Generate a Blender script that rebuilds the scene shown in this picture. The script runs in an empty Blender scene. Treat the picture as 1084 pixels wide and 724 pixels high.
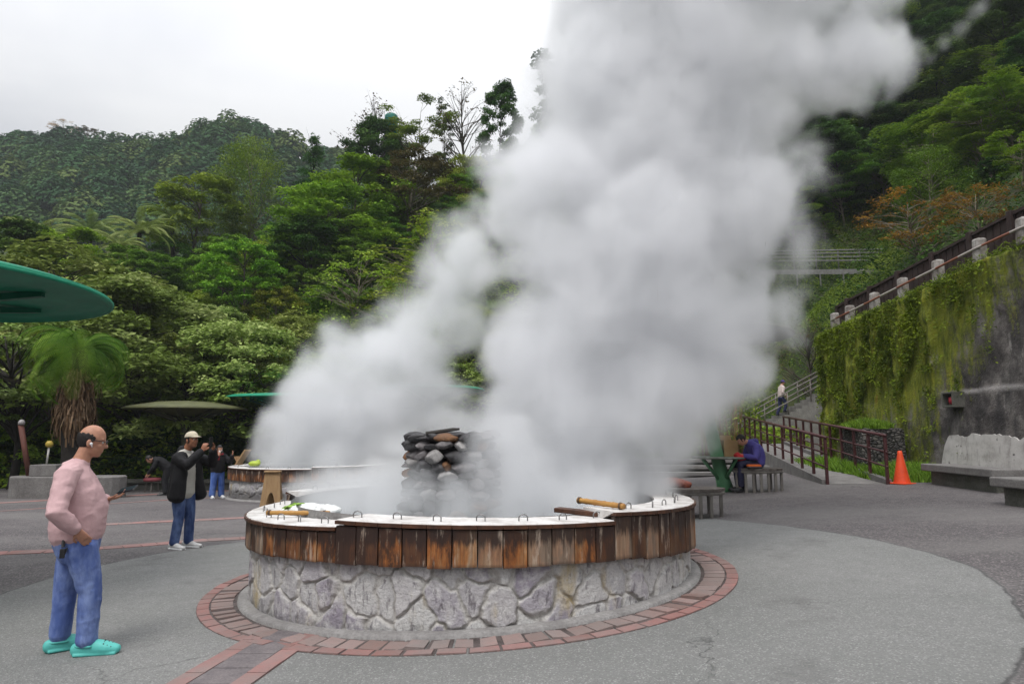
import bpy, bmesh, math, random
import numpy as np
from mathutils import Vector, Matrix, noise as mnoise
PI = math.pi
R_ = math.radians
sc = bpy.context.scene
COL = sc.collection
rng = np.random.default_rng(7)
random.seed(7)

# ------------------------------------------------------------------ camera
EYE = 1.65
TH = R_(7.56); CT, ST = math.cos(TH), math.sin(TH)
cam = bpy.data.cameras.new('camera'); camo = bpy.data.objects.new('camera', cam); COL.objects.link(camo)
cam.sensor_width = 36; cam.lens = 24.01; cam.clip_end = 3000; cam.clip_start = .05
camo.location = (0, 0, EYE); camo.rotation_euler = (PI/2 + TH, 0, 0); sc.camera = camo

def ray(px, py):
    u = (px-542)/723; w = (362-py)/723
    return (u, CT-w*ST, ST+w*CT)
def P(px, py, Y):
    r = ray(px, py); t = Y/r[1]
    return Vector((r[0]*t, Y, EYE+r[2]*t))
def zp(X, Y):
    s = X+3
    a = .05*(s+math.sqrt(s*s+.3))/2
    if X > 14: a = .05*17
    d = -.02*max(0, min(Y, 30)-10)*min(1, max(0, -X/4))
    return -.03 + a + d
def zpv(X, Y):
    s = np.minimum(X, 14)+3
    return -.03 + .05*(s+np.sqrt(s*s+.3))/2 - .02*np.clip(np.minimum(Y, 30)-10, 0, None)*np.clip(-X/4, 0, 1)
def G(px, py):
    r = ray(px, py); lo, hi = 1.0, 60.0
    f = lambda t: EYE + r[2]*t - zp(r[0]*t, r[1]*t)
    for _ in range(60):
        m = (lo+hi)/2
        if f(m) > 0: lo = m
        else: hi = m
    return Vector((r[0]*lo, r[1]*lo, zp(r[0]*lo, r[1]*lo)))

# ------------------------------------------------------------------ value noise (numpy)
def _h(ix, iy, iz, seed):
    n = (ix.astype(np.int64)*374761393 + iy.astype(np.int64)*668265263 + iz.astype(np.int64)*2147483647 + seed*1274126177) & 0xffffffff
    n = ((n ^ (n >> 13))*1274126177) & 0xffffffff
    n = n ^ (n >> 16)
    return (n & 0xffff)/65535.0
def vnoise(x, y, z=None, seed=0):
    x = np.asarray(x, float); y = np.asarray(y, float)
    z = np.zeros_like(x) if z is None else np.asarray(z, float)
    ix, iy, iz = np.floor(x), np.floor(y), np.floor(z)
    fx, fy, fz = x-ix, y-iy, z-iz
    fx, fy, fz = [f*f*(3-2*f) for f in (fx, fy, fz)]
    r = 0
    for dx in (0, 1):
        for dy in (0, 1):
            for dz in (0, 1):
                wgt = (fx if dx else 1-fx)*(fy if dy else 1-fy)*(fz if dz else 1-fz)
                r = r + wgt*_h(ix+dx, iy+dy, iz+dz, seed)
    return r
def fbm(x, y, z=None, seed=0, oct=4):
    a, t, s = 1.0, 0, 0
    for o in range(oct):
        t = t + a*vnoise(np.asarray(x)*2**o, np.asarray(y)*2**o, None if z is None else np.asarray(z)*2**o, seed+o*17); s += a; a *= .5
    return t/s

# ------------------------------------------------------------------ mesh helpers
def mesh_np(name, V, F, smooth=False, attrs=None):
    """V (n,3); F (m,k) int array of k-gons (uniform k)"""
    V = np.ascontiguousarray(V, np.float32); F = np.ascontiguousarray(F, np.int32)
    me = bpy.data.meshes.new(name); m, k = F.shape
    me.vertices.add(len(V)); me.vertices.foreach_set('co', V.ravel())
    me.loops.add(m*k); me.loops.foreach_set('vertex_index', F.ravel())
    me.polygons.add(m); me.polygons.foreach_set('loop_start', np.arange(0, m*k, k, dtype=np.int32))
    me.polygons.foreach_set('loop_total', np.full(m, k, np.int32))
    me.polygons.foreach_set('use_smooth', np.full(m, smooth, bool))
    for an, arr in (attrs or {}).items():
        at = me.attributes.new(an, 'FLOAT', 'POINT'); at.data.foreach_set('value', np.ascontiguousarray(arr, np.float32))
    me.update(calc_edges=True)
    return me
class MB:
    """collects simple shapes in one mesh"""
    def __init__(s): s.v = []; s.f = []; s.a = []; s.cur = 0.0
    def add(s, vs, fs):
        n = len(s.v); s.v += [tuple(v) for v in vs]; s.f += [tuple(i+n for i in f) for f in fs]; s.a += [s.cur]*len(vs); return s
    def box(s, c, d, rz=0, rx=0, ry=0, top=None, bev=0):
        """c centre, d full dims; top=(sx,sy) scale of the top face"""
        hx, hy, hz = d[0]/2, d[1]/2, d[2]/2
        M = Matrix.Translation(c) @ Matrix.Rotation(rz, 4, 'Z') @ Matrix.Rotation(ry, 4, 'Y') @ Matrix.Rotation(rx, 4, 'X')
        tx, ty = top or (1, 1)
        if not bev:
            vs = [(-hx, -hy, -hz), (hx, -hy, -hz), (hx, hy, -hz), (-hx, hy, -hz), (-hx*tx, -hy*ty, hz), (hx*tx, -hy*ty, hz), (hx*tx, hy*ty, hz), (-hx*tx, hy*ty, hz)]
            return s.add([M @ Vector(v) for v in vs], [(0, 3, 2, 1), (4, 5, 6, 7), (0, 1, 5, 4), (1, 2, 6, 5), (2, 3, 7, 6), (3, 0, 4, 7)])
        b = min(bev, hx*.9, hy*.9, hz*.9)
        bm = bmesh.new(); bmesh.ops.create_cube(bm, size=1)
        for v in bm.verts:
            t = v.co.z > 0
            v.co = Vector((v.co.x*2*hx*(tx if t else 1), v.co.y*2*hy*(ty if t else 1), v.co.z*2*hz))
        bmesh.ops.bevel(bm, geom=bm.edges[:], offset=b, segments=2, affect='EDGES', profile=.5)
        bm.verts.index_update()
        s.add([M @ v.co for v in bm.verts], [[v.index for v in f.verts] for f in bm.faces]); bm.free(); return s
    def tube(s, pts, r, n=8, cap=True):
        pts = [Vector(p) for p in pts]
        rr = r if isinstance(r, (list, tuple)) else [r]*len(pts)
        vs, fs = [], []
        up = None
        for i, p in enumerate(pts):
            t = (pts[min(i+1, len(pts)-1)]-pts[max(i-1, 0)]).normalized()
            if up is None: up = t.orthogonal().normalized()
            a = (up - t*up.dot(t)); a = a.normalized() if a.length > 1e-5 else t.orthogonal().normalized(); up = a
            b = t.cross(a)
            for k in range(n):
                an = 2*PI*k/n; vs.append(p + (a*math.cos(an)+b*math.sin(an))*rr[i])
        for i in range(len(pts)-1):
            for k in range(n):
                fs.append((i*n+k, i*n+(k+1) % n, (i+1)*n+(k+1) % n, (i+1)*n+k))
        if cap:
            fs.append(tuple(reversed(range(n)))); fs.append(tuple(range((len(pts)-1)*n, len(pts)*n)))
        return s.add(vs, fs)
    def lathe(s, prof, n=32, c=(0, 0, 0), closed=False):
        vs, fs = [], []; m = len(prof)
        for k in range(n):
            a = 2*PI*k/n
            for (r, z) in prof: vs.append((c[0]+r*math.cos(a), c[1]+r*math.sin(a), c[2]+z))
        for k in range(n):
            for j in range(m if closed else m-1):
                fs.append((k*m+j, ((k+1) % n)*m+j, ((k+1) % n)*m+(j+1) % m, k*m+(j+1) % m))
        return s.add(vs, fs)
    def ell(s, c, r, n=12, m=8, rz=0):
        vs, fs = [], []; Rz = Matrix.Rotation(rz, 3, 'Z')
        for j in range(m+1):
            ph = PI*j/m
            for k in range(n):
                a = 2*PI*k/n
                vs.append(Vector(c)+Rz @ Vector((r[0]*math.sin(ph)*math.cos(a), r[1]*math.sin(ph)*math.sin(a), r[2]*math.cos(ph))))
        for j in range(m):
            for k in range(n):
                q = (j*n+k, (j+1)*n+k, (j+1)*n+(k+1) % n, j*n+(k+1) % n)
                fs.append(q)
        return s.add(vs, fs)
    def loft(s, pts, radii, n=14, ref=(0, 1, 0)):
        """rings (a along ref, b across) round a polyline, with rounded ends"""
        pts = [Vector(p) for p in pts]; rad = [(q, q) if not isinstance(q, (tuple, list)) else q for q in radii]
        d0 = (pts[0]-pts[1]).normalized(); d1 = (pts[-1]-pts[-2]).normalized()
        P2 = [pts[0]+d0*min(rad[0])*.75, pts[0]+d0*min(rad[0])*.45]+pts+[pts[-1]+d1*min(rad[-1])*.45, pts[-1]+d1*min(rad[-1])*.75]
        R2 = [tuple(q*.35 for q in rad[0]), tuple(q*.8 for q in rad[0])]+rad+[tuple(q*.8 for q in rad[-1]), tuple(q*.35 for q in rad[-1])]
        vs, fs = [], []
        for i, p in enumerate(P2):
            t = (P2[min(i+1, len(P2)-1)]-P2[max(i-1, 0)]).normalized()
            a = Vector(ref)-t*Vector(ref).dot(t)
            a = a.normalized() if a.length > .05 else t.orthogonal().normalized()
            b = t.cross(a)
            for k in range(n):
                an = 2*PI*k/n; vs.append(p + a*math.cos(an)*R2[i][0]+b*math.sin(an)*R2[i][1])
        for i in range(len(P2)-1):
            for k in range(n):
                fs.append((i*n+k, i*n+(k+1) % n, (i+1)*n+(k+1) % n, (i+1)*n+k))
        fs.append(tuple(reversed(range(n)))); fs.append(tuple(range((len(P2)-1)*n, len(P2)*n)))
        return s.add(vs, fs)
    def mesh(s, name, smooth=False):
        me = bpy.data.meshes.new(name); me.from_pydata(s.v, [], s.f)
        me.polygons.foreach_set('use_smooth', [smooth]*len(me.polygons))
        if any(s.a):
            at = me.attributes.new('tint', 'FLOAT', 'POINT'); at.data.foreach_set('value', s.a)
        bm = bmesh.new(); bm.from_mesh(me); bmesh.ops.recalc_face_normals(bm, faces=bm.faces); bm.to_mesh(me); bm.free()
        me.update(); return me
    def build(s, name, mat, parent=None, smooth=False, bevel=0):
        return link(name, s.mesh(name, smooth), mat, parent, bevel)
def link(name, me, mat, parent=None, bevel=0):
    o = bpy.data.objects.new(name, me); COL.objects.link(o)
    if mat is not None: me.materials.append(mat)
    if parent is not None: o.parent = parent
    if bevel:
        b = o.modifiers.new('bevel', 'BEVEL'); b.width = bevel; b.segments = 2; b.limit_method = 'ANGLE'
    return o
def remesh(mb, name, mat, parent=None, voxel=.008, smooth=4, fold=0, fscale=(9, 9, 9), seed=0):
    me = mb.mesh(name+'_src', True); o = bpy.data.objects.new(name+'_tmp', me); COL.objects.link(o)
    r = o.modifiers.new('r', 'REMESH'); r.mode = 'VOXEL'; r.voxel_size = voxel; r.use_smooth_shade = True
    if smooth:
        q = o.modifiers.new('s', 'SMOOTH'); q.iterations = smooth; q.factor = .5
    dg = bpy.context.evaluated_depsgraph_get(); dg.update()
    ev = o.evaluated_get(dg); me2 = bpy.data.meshes.new_from_object(ev); me2.name = name
    bpy.data.objects.remove(o); bpy.data.meshes.remove(me)
    if fold:
        n = len(me2.vertices); co = np.empty(n*3, np.float32); no = np.empty(n*3, np.float32)
        me2.vertices.foreach_get('co', co); me2.vertices.foreach_get('normal', no)
        co = co.reshape(-1, 3); no = no.reshape(-1, 3)
        q = fbm(co[:, 0]*fscale[0]+5, co[:, 1]*fscale[1]+9, co[:, 2]*fscale[2]+3, seed, 3)
        ridg = 1-np.abs(2*q-1)*2
        co += no*(fold*ridg)[:, None]
        me2.vertices.foreach_set('co', co.ravel()); me2.update()
    me2.polygons.foreach_set('use_smooth', [True]*len(me2.polygons))
    me2.materials.clear()
    return link(name, me2, mat, parent)
def thing(name, label, cat, loc=(0, 0, 0), rz=0, group=None):
    o = bpy.data.objects.new(name, None); COL.objects.link(o); o.empty_display_size = .2
    o.location = loc; o.rotation_euler = (0, 0, rz); return tag(o, label, cat, group)
def tag(o, label=None, cat=None, group=None, kind=None):
    for k, v in (('label', label), ('category', cat), ('group', group), ('kind', kind)):
        if v: o[k] = v
    return o
def kids(o): return [c for c in COL.objects if c.parent == o]
def dup(root, loc, rz=0, label=None, group=None, scale=None):
    r = root.copy(); COL.objects.link(r); r.location = loc; r.rotation_euler = (0, 0, rz)
    if label: r['label'] = label
    if group: r['group'] = group
    if scale: r.scale = scale
    for c in KID.get(root.name) or kids(root):
        d = c.copy(); COL.objects.link(d); d.parent = r
        for e in kids(c):
            g = e.copy(); COL.objects.link(g); g.parent = d
    return r
KID = {}

# ------------------------------------------------------------------ materials
class NT:
    def __init__(s, name):
        s.m = bpy.data.materials.new(name); s.m.use_nodes = True; s.t = s.m.node_tree; s.n = s.t.nodes; s.n.clear()
        s.out = s.n.new('ShaderNodeOutputMaterial'); s.b = s.n.new('ShaderNodeBsdfPrincipled')
        s.t.links.new(s.b.outputs[0], s.out.inputs['Surface']); s.b.inputs['Roughness'].default_value = .8
        s.b.inputs['Specular IOR Level'].default_value = .3
    def new(s, t, **kw):
        n = s.n.new(t)
        for k, v in kw.items(): setattr(n, k, v)
        return n
    def l(s, a, b): s.t.links.new(a, b)
    def set(s, sock, v):
        if hasattr(v, 'is_output') or isinstance(v, bpy.types.NodeSocket): s.l(v, sock)
        else: sock.default_value = v
    def obj(s): return s.new('ShaderNodeTexCoord').outputs['Object']
    def geo(s): return s.new('ShaderNodeNewGeometry').outputs['Position']
    def attr(s, name): return s.new('ShaderNodeAttribute', attribute_name=name).outputs['Fac']
    def mapv(s, v, scale=(1, 1, 1), loc=(0, 0, 0), rot=(0, 0, 0)):
        m = s.new('ShaderNodeMapping'); s.l(v, m.inputs[0]); m.inputs['Scale'].default_value = scale; m.inputs['Location'].default_value = loc; m.inputs['Rotation'].default_value = rot
        return m.outputs[0]
    def noise(s, v, scale=5, detail=4, rough=.55, dist=0):
        n = s.new('ShaderNodeTexNoise'); s.l(v, n.inputs['Vector']); n.inputs['Scale'].default_value = scale; n.inputs['Detail'].default_value = detail
        n.inputs['Roughness'].default_value = rough; n.inputs['Distortion'].default_value = dist; return n.outputs[0]
    def vor(s, v, scale=5, feat='F1', out='Distance'):
        n = s.new('ShaderNodeTexVoronoi', feature=feat); s.l(v, n.inputs['Vector']); n.inputs['Scale'].default_value = scale; return n.outputs[out]
    def ramp(s, f, stops):
        r = s.new('ShaderNodeValToRGB'); e = r.color_ramp.elements
        while len(e) < len(stops): e.new(.5)
        for i, (p, c) in enumerate(stops):
            e[i].position = p; e[i].color = (c, c, c, 1) if isinstance(c, (int, float)) else (*c, 1)
        s.l(f, r.inputs[0]); return r.outputs[0]
    def mr(s, f, a, b, c=0, d=1, smooth=False):
        m = s.new('ShaderNodeMapRange'); m.interpolation_type = 'SMOOTHSTEP' if smooth else 'LINEAR'
        s.l(f, m.inputs[0]); m.inputs[1].default_value = a; m.inputs[2].default_value = b; m.inputs[3].default_value = c; m.inputs[4].default_value = d; return m.outputs[0]
    def mix(s, f, a, b, bt='MIX'):
        m = s.new('ShaderNodeMix', data_type='RGBA', blend_type=bt); s.set(m.inputs[0], f)
        for sock, v in ((m.inputs[6], a), (m.inputs[7], b)):
            s.set(sock, (*v, 1) if isinstance(v, tuple) and len(v) == 3 else v)
        return m.outputs[2]
    def math(s, op, a, b=0.0, c=0.0):
        m = s.new('ShaderNodeMath', operation=op); s.set(m.inputs[0], a); s.set(m.inputs[1], b); s.set(m.inputs[2], c); return m.outputs[0]
    def sep(s, v):
        n = s.new('ShaderNodeSeparateXYZ'); s.l(v, n.inputs[0]); return n.outputs
    def comb(s, x, y, z):
        n = s.new('ShaderNodeCombineXYZ'); s.set(n.inputs[0], x); s.set(n.inputs[1], y); s.set(n.inputs[2], z); return n.outputs[0]
    def col(s, c): s.set(s.b.inputs['Base Color'], (*c, 1) if isinstance(c, tuple) else c)
    def rough(s, r): s.set(s.b.inputs['Roughness'], r)
    def bump(s, h, d=.02, st=.6):
        b = s.new('ShaderNodeBump'); b.inputs['Distance'].default_value = d; b.inputs['Strength'].default_value = st; s.l(h, b.inputs['Height']); s.l(b.outputs[0], s.b.inputs['Normal'])
def M(name, c1, c2=None, scale=6, rough=.75, bump=.004, metal=0, stretch=(1, 1, 1), c3=None, spec=.3, fine=None):
    t = NT(name); v = t.mapv(t.obj(), stretch)
    n = t.noise(v, scale, 6, .6)
    c2 = c2 or tuple(x*.6 for x in c1)
    st = [(.3, c2), (.68, c1)] if c3 is None else [(.28, c2), (.5, c1), (.72, c3)]
    c = t.ramp(n, st)
    if fine:
        c = t.mix(t.mr(t.noise(v, fine, 3), .35, .7, 0, .55), c, tuple(x*.45 for x in c2))
    t.col(c); t.rough(rough); t.b.inputs['Metallic'].default_value = metal; t.b.inputs['Specular IOR Level'].default_value = spec
    if bump: t.bump(t.noise(v, scale*4, 4), bump*4, .5)
    return t.m
EXPOSURE = 0.5
# ------------------------------------------------------------------ render, world, light
sc.render.engine = 'CYCLES'
cy = sc.cycles
cy.use_denoising = True; cy.use_adaptive_sampling = True; cy.adaptive_threshold = .02
cy.max_bounces = 10; cy.diffuse_bounces = 3; cy.glossy_bounces = 2; cy.transmission_bounces = 3; cy.transparent_max_bounces = 8
cy.volume_bounces = 11; cy.volume_step_rate = 4.0; cy.volume_max_steps = 256
cy.caustics_reflective = False; cy.caustics_refractive = False
cy.use_light_tree = False
vs_ = sc.view_settings
sc.display_settings.display_device = 'sRGB'
vs_.view_transform = 'Standard'; vs_.look = 'None'; vs_.exposure = EXPOSURE; vs_.gamma = 1; vs_.use_curve_mapping = False
SUN_EL, SUN_AZ = R_(60), R_(205)      # azimuth measured from +Y towards +X
world = bpy.data.worlds.new('World'); sc.world = world; world.use_nodes = True
wt = world.node_tree; wn = wt.nodes; bg = wn['Background']
sky = wn.new('ShaderNodeTexSky'); sky.sky_type = 'NISHITA'; sky.sun_disc = False; sky.sun_elevation = SUN_EL; sky.sun_rotation = SUN_AZ
tc = wn.new('ShaderNodeTexCoord'); sp = wn.new('ShaderNodeSeparateXYZ'); wt.links.new(tc.outputs['Generated'], sp.inputs[0])
mx = wn.new('ShaderNodeMath'); mx.operation = 'MAXIMUM'; wt.links.new(sp.outputs[2], mx.inputs[0]); mx.inputs[1].default_value = .06
dv = wn.new('ShaderNodeVectorMath'); dv.operation = 'DIVIDE'
cb = wn.new('ShaderNodeCombineXYZ'); [wt.links.new(mx.outputs[0], cb.inputs[i]) for i in range(3)]
wt.links.new(tc.outputs['Generated'], dv.inputs[0]); wt.links.new(cb.outputs[0], dv.inputs[1])
nz = wn.new('ShaderNodeTexNoise'); nz.inputs['Scale'].default_value = .8; nz.inputs['Detail'].default_value = 5; nz.inputs['Distortion'].default_value = .6
wt.links.new(dv.outputs[0], nz.inputs['Vector'])
cr = wn.new('ShaderNodeValToRGB'); e = cr.color_ramp.elements
e[0].position = .32; e[0].color = (7.5, 7.65, 8.1, 1); e[1].position = .66; e[1].color = (9.2, 9.25, 9.4, 1)
wt.links.new(nz.outputs[0], cr.inputs[0])
mixw = wn.new('ShaderNodeMix'); mixw.data_type = 'RGBA'; mixw.inputs[0].default_value = .93
wt.links.new(sky.outputs[0], mixw.inputs[6]); wt.links.new(cr.outputs[0], mixw.inputs[7])
# an overcast dome is brighter overhead than near the horizon (CIE overcast sky)
gz = wn.new('ShaderNodeMath'); gz.operation = 'MULTIPLY_ADD'; wt.links.new(mx.outputs[0], gz.inputs[0]); gz.inputs[1].default_value = 1.72; gz.inputs[2].default_value = .05
gm = wn.new('ShaderNodeVectorMath'); gm.operation = 'SCALE'; wt.links.new(mixw.outputs[2], gm.inputs[0]); wt.links.new(gz.outputs[0], gm.inputs['Scale'])
wt.links.new(gm.outputs[0], bg.inputs[0]); bg.inputs[1].default_value = .1
sun = bpy.data.lights.new('sun', 'SUN'); suno = bpy.data.objects.new('sun', sun); COL.objects.link(suno)
sun.energy = 1.5; sun.angle = R_(24); sun.color = (1, .97, .93)
sd = Vector((math.sin(SUN_AZ)*math.cos(SUN_EL), math.cos(SUN_AZ)*math.cos(SUN_EL), math.sin(SUN_EL)))
suno.rotation_euler = sd.to_track_quat('Z', 'Y').to_euler()

# ------------------------------------------------------------------ terrain
def Ybv(X): return np.interp(X, [-60, -40, -12, -3, 5, 9, 16, 40], [20, 23, 25, 28, 31, 34.5, 35, 30])
def slopev(X): return np.interp(X, [-60, -45, -25, -14, -6, 2, 12, 25, 60], [.34, .36, .46, .55, .70, .80, 1.0, 1.1, 1.15])
def Hv(X, Y):
    X = np.asarray(X, float); Y = np.asarray(Y, float)
    s = Y-Ybv(X); sl = slopev(X); cs = np.interp(X, [-60, -10, 0, 10, 20], [38, 38, 42, 60, 80])
    up = np.where(s < cs, s, cs+(s-cs)*.04)
    up = np.log1p(np.exp(np.clip(up*1.2, -30, 60)))/1.2
    hb = zpv(X, np.minimum(Y, 30))-.45 + sl*up + (fbm(X/9, Y/9, None, 3)-.5)*3.0*np.clip(s/8, 0, 1)
    hr = np.where(X < 14, 4.95, 4.95+.85*(X-14)) - np.clip((13.5-X)*4, 0, 30) - np.clip(Y-23, 0, 9)*np.clip((16.5-X)/3, 0, 1)*.9
    hl = -.7+.55*(-X-22-.4*np.clip(Y-10, 0, 15))
    return np.maximum(np.maximum(hb, np.where(X > 10, hr, -50)), hl)
def H(x, y): return float(Hv(np.array([x]), np.array([y]))[0])
def hit(px, py, y0=20, y1=120):
    r = ray(px, py); ys = np.linspace(y0, y1, 1200)
    d = EYE+r[2]/r[1]*ys-Hv(r[0]/r[1]*ys, ys)
    i = int(np.argmax(d < 0)) if (d < 0).any() else len(ys)-1
    return Vector((r[0]/r[1]*ys[i], ys[i], EYE+r[2]/r[1]*ys[i]))
def grid(x0, x1, nx, y0, y1, ny, fz):
    X, Y = np.meshgrid(np.linspace(x0, x1, nx), np.linspace(y0, y1, ny)); Z = fz(X, Y)
    V = np.stack([X, Y, Z], -1).reshape(-1, 3); I = np.arange(nx*ny).reshape(ny, nx)
    F = np.stack([I[:-1, :-1], I[:-1, 1:], I[1:, 1:], I[1:, :-1]], -1).reshape(-1, 4)
    return V, F
def soil_mat():
    t = NT('hill soil'); v = t.obj()
    n = t.noise(v, .35, 6, .6)
    t.col(t.ramp(n, [(.3, (.018, .03, .008)), (.5, (.03, .05, .012)), (.7, (.06, .05, .022))])); t.rough(.95); return t.m
SOIL = soil_mat()
V, F = grid(-110, 110, 221, 4, 124, 121, Hv)
keep = (Hv(V[F[:, 0], 0], V[F[:, 0], 1]) > -3)
o = link('hillside', mesh_np('hillside', V, F[keep], True), SOIL); tag(o, kind='structure')
def Mv(X, Y):
    cz = np.interp(X/200, [-1.2, -.75, -.58, -.4, -.28, -.2, -.1, .2], [72, 80, 81, 83, 76, 70, 60, 50])
    t = np.clip((Y-112)/88, 0, 1.0)
    return 6 + cz*np.where(t < 1, t**.85, 1)*1.0 + (fbm(X/28, Y/28, None, 11)-.5)*13
V, F = grid(-260, 120, 96, 112, 215, 40, Mv)
o = link('far_mountain', mesh_np('far_mountain', V, F, True), SOIL); tag(o, kind='structure')

# ------------------------------------------------------------------ ground
BC = Vector((-.425, 7.86)); BR = 2.345
def ground_mat():
    t = NT('plaza paving'); v = t.geo(); x, y, z = t.sep(v)
    dx = t.math('SUBTRACT', x, BC.x); dy = t.math('SUBTRACT', y, BC.y)
    d = t.math('SQRT', t.math('ADD', t.math('MULTIPLY', dx, dx), t.math('MULTIPLY', dy, dy)))
    wob = t.math('MULTIPLY', t.math('SUBTRACT', t.noise(v, 3.0, 5, .7), .5), .10)
    wob2 = t.math('MULTIPLY', t.math('SUBTRACT', t.noise(v, .5, 2), .5), .35)
    zone = t.mr(t.math('ADD', t.math('ADD', d, wob), wob2), 4.93, 4.99)
    big = t.noise(v, .45, 5, .6); mid = t.noise(v, 3, 5, .65)
    sp = t.vor(v, 95, 'F1', 'Color'); s2 = t.sep(sp)[0]; s3 = t.vor(v, 60, 'F1', 'Color')
    light = t.mix(t.mr(big, .3, .7), (.142, .144, .137), (.212, .210, .204))
    light = t.mix(t.mr(mid, .35, .7, 0, .35), light, (.16, .165, .155))
    light = t.mix(t.mr(s2, .55, .95, 0, .55), light, (.115, .115, .115))
    light = t.mix(t.mr(t.sep(sp)[1], .8, 1, 0, .6), light, (.36, .36, .345))
    dark = t.mix(t.mr(big, .3, .7), (.072, .065, .067), (.130, .119, .118))
    dark = t.mix(t.mr(t.sep(s3)[0], .5, 1, 0, .75), dark, (.035, .031, .035))
    dark = t.mix(t.mr(t.sep(s3)[1], .72, 1, 0, .75), dark, (.26, .23, .225))
    # worn, paler bands where people walk
    w = t.noise(t.mapv(v, (.35, 1.1, 1), rot=(0, 0, .25)), .55, 3)
    dark = t.mix(t.mr(w, .48, .66, 0, .55), dark, (.155, .146, .14))
    c = t.mix(zone, light, dark)
    # damp patches and old drips
    st = t.mr(t.noise(v, .9, 6, .7), .56, .68, 0, .45); c = t.mix(st, c, (.075, .072, .070))
    ws = t.mr(t.noise(t.mapv(v, (1, 1, 1), (31, 7, 0)), 2.2, 6, .7), .70, .76, 0, .4); c = t.mix(ws, c, (.42, .42, .41))
    ck = t.new('ShaderNodeTexVoronoi', feature='DISTANCE_TO_EDGE'); vd = t.new('ShaderNodeVectorMath', operation='ADD'); t.l(v, vd.inputs[0]); nn = t.new('ShaderNodeTexNoise'); t.l(v, nn.inputs['Vector']); nn.inputs['Scale'].default_value = 2.0; nn.inputs['Detail'].default_value = 6; t.l(nn.outputs['Color'], vd.inputs[1]); t.l(vd.outputs[0], ck.inputs['Vector']); ck.inputs['Scale'].default_value = .42
    c = t.mix(t.math('MULTIPLY', t.mr(ck.outputs['Distance'], .0, .006, .75, 0), t.mr(t.noise(v, .22, 2), .50, .56)), c, (.025, .024, .024))
    # crack seam round the pale disc
    seam = t.math('ABSOLUTE', t.math('SUBTRACT', t.math('ADD', t.math('ADD', d, wob), wob2), 4.96))
    c = t.mix(t.mr(seam, .004, .02, .6, 0), c, (.03, .03, .03))
    t.col(c); t.rough(t.mr(mid, .3, .7, .62, .85)); t.b.inputs['Specular IOR Level'].default_value = .35
    hgt = t.math('ADD', t.math('MULTIPLY', t.vor(v, 95), 1.0), t.math('MULTIPLY', mid, .6))
    t.bump(hgt, .012, .5); return t.m
V, F = grid(-60, 16, 153, -20, 36, 113, zpv)
o = link('ground', mesh_np('ground', V, F, True), ground_mat()); tag(o, kind='structure')

def brick_mat(name, c1, c2, sc_=14):
    t = NT(name); v = t.geo()
    n = t.noise(v, 2.5, 5, .65); a = t.attr('tint')
    c = t.mix(t.mr(n, .3, .7), c1, c2)
    c = t.mix(t.math('MULTIPLY', a, .55), c, (.14, .085, .07))
    c = t.mix(t.mr(t.noise(v, 1.3, 5, .7), .42, .62, 0, .65), c, (.20, .175, .165)); c = t.mix(t.mr(t.noise(v, 22, 4, .7), .5, .75, 0, .5), c, (.16, .14, .13))
    t.col(c); t.rough(.75); t.bump(t.noise(v, 60, 3), .01, .5); return t.m
PINK = brick_mat('pink brick', (.34, .165, .15), (.25, .13, .12))
RUST = brick_mat('radial brick', (.30, .19, .17), (.25, .21, .20))
DRAIN = M('drain tiles', (.20, .175, .175), (.13, .115, .12), 9, .7, .004, fine=60)
def strip(name, pts, w, mat, blen=.24, lift=.005, seed=1, skip=0):
    """a row of paving bricks laid along a ground path"""
    rr = random.Random(seed); mb = MB(); pts = [Vector(p) for p in pts]
    cum = [0]
    for a, b in zip(pts, pts[1:]): cum.append(cum[-1]+(b-a).length)
    def at(s):
        for i in range(len(pts)-1):
            if s <= cum[i+1] or i == len(pts)-2: return pts[i].lerp(pts[i+1], (s-cum[i])/(cum[i+1]-cum[i]))
    s = 0
    while s < cum[-1]:
        a, b = at(s), at(min(s+blen-.008, cum[-1])); d = (b-a)
        if d.length < .03: break
        n = Vector((-d.y, d.x, 0)).normalized()*w/2
        h = lift+rr.uniform(0, .004); mb.cur = rr.random()**1.5*.8+.01
        q = []
        for p in (a-n, b-n, b+n, a+n): q.append(Vector((p.x, p.y, zp(p.x, p.y)+h)))
        low = [Vector((p.x, p.y, p.z-.06)) for p in q]
        mb.add(q+low, [(0, 1, 2, 3), (0, 4, 5, 1), (1, 5, 6, 2), (2, 6, 7, 3), (3, 7, 4, 0)])
        s += blen
    o = mb.build(name, mat); return tag(o, kind='structure')
def smooth_path(pp, n=8):
    pts = [G(*p) for p in pp]; out = []
    for i in range(len(pts)-1):
        p0, p1, p2, p3 = pts[max(i-1, 0)], pts[i], pts[i+1], pts[min(i+2, len(pts)-1)]
        for k in range(n):
            t = k/n
            out.append(.5*((2*p1)+(p2-p0)*t+(2*p0-5*p1+4*p2-p3)*t*t+(3*p1-p0-3*p2+p3)*t**3))
    return out+[pts[-1]]
strip('brick_line', smooth_path([(-160, 596), (-60, 590), (0, 585.5), (60, 583), (130, 578.5), (200, 573), (270, 569)]), .34, PINK, seed=2)
strip('brick_line', smooth_path([(84, 555), (110, 555), (160, 552.5), (220, 550), (275, 547)]), .34, PINK, seed=3)
strip('brick_line', smooth_path([(-60, 536), (40, 530), (115, 526), (200, 521), (250, 519)]), .42, PINK, seed=5)
strip('brick_line', smooth_path([(0, 541), (90, 535), (180, 529), (246, 526)]), .14, PINK, seed=6)

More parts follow.
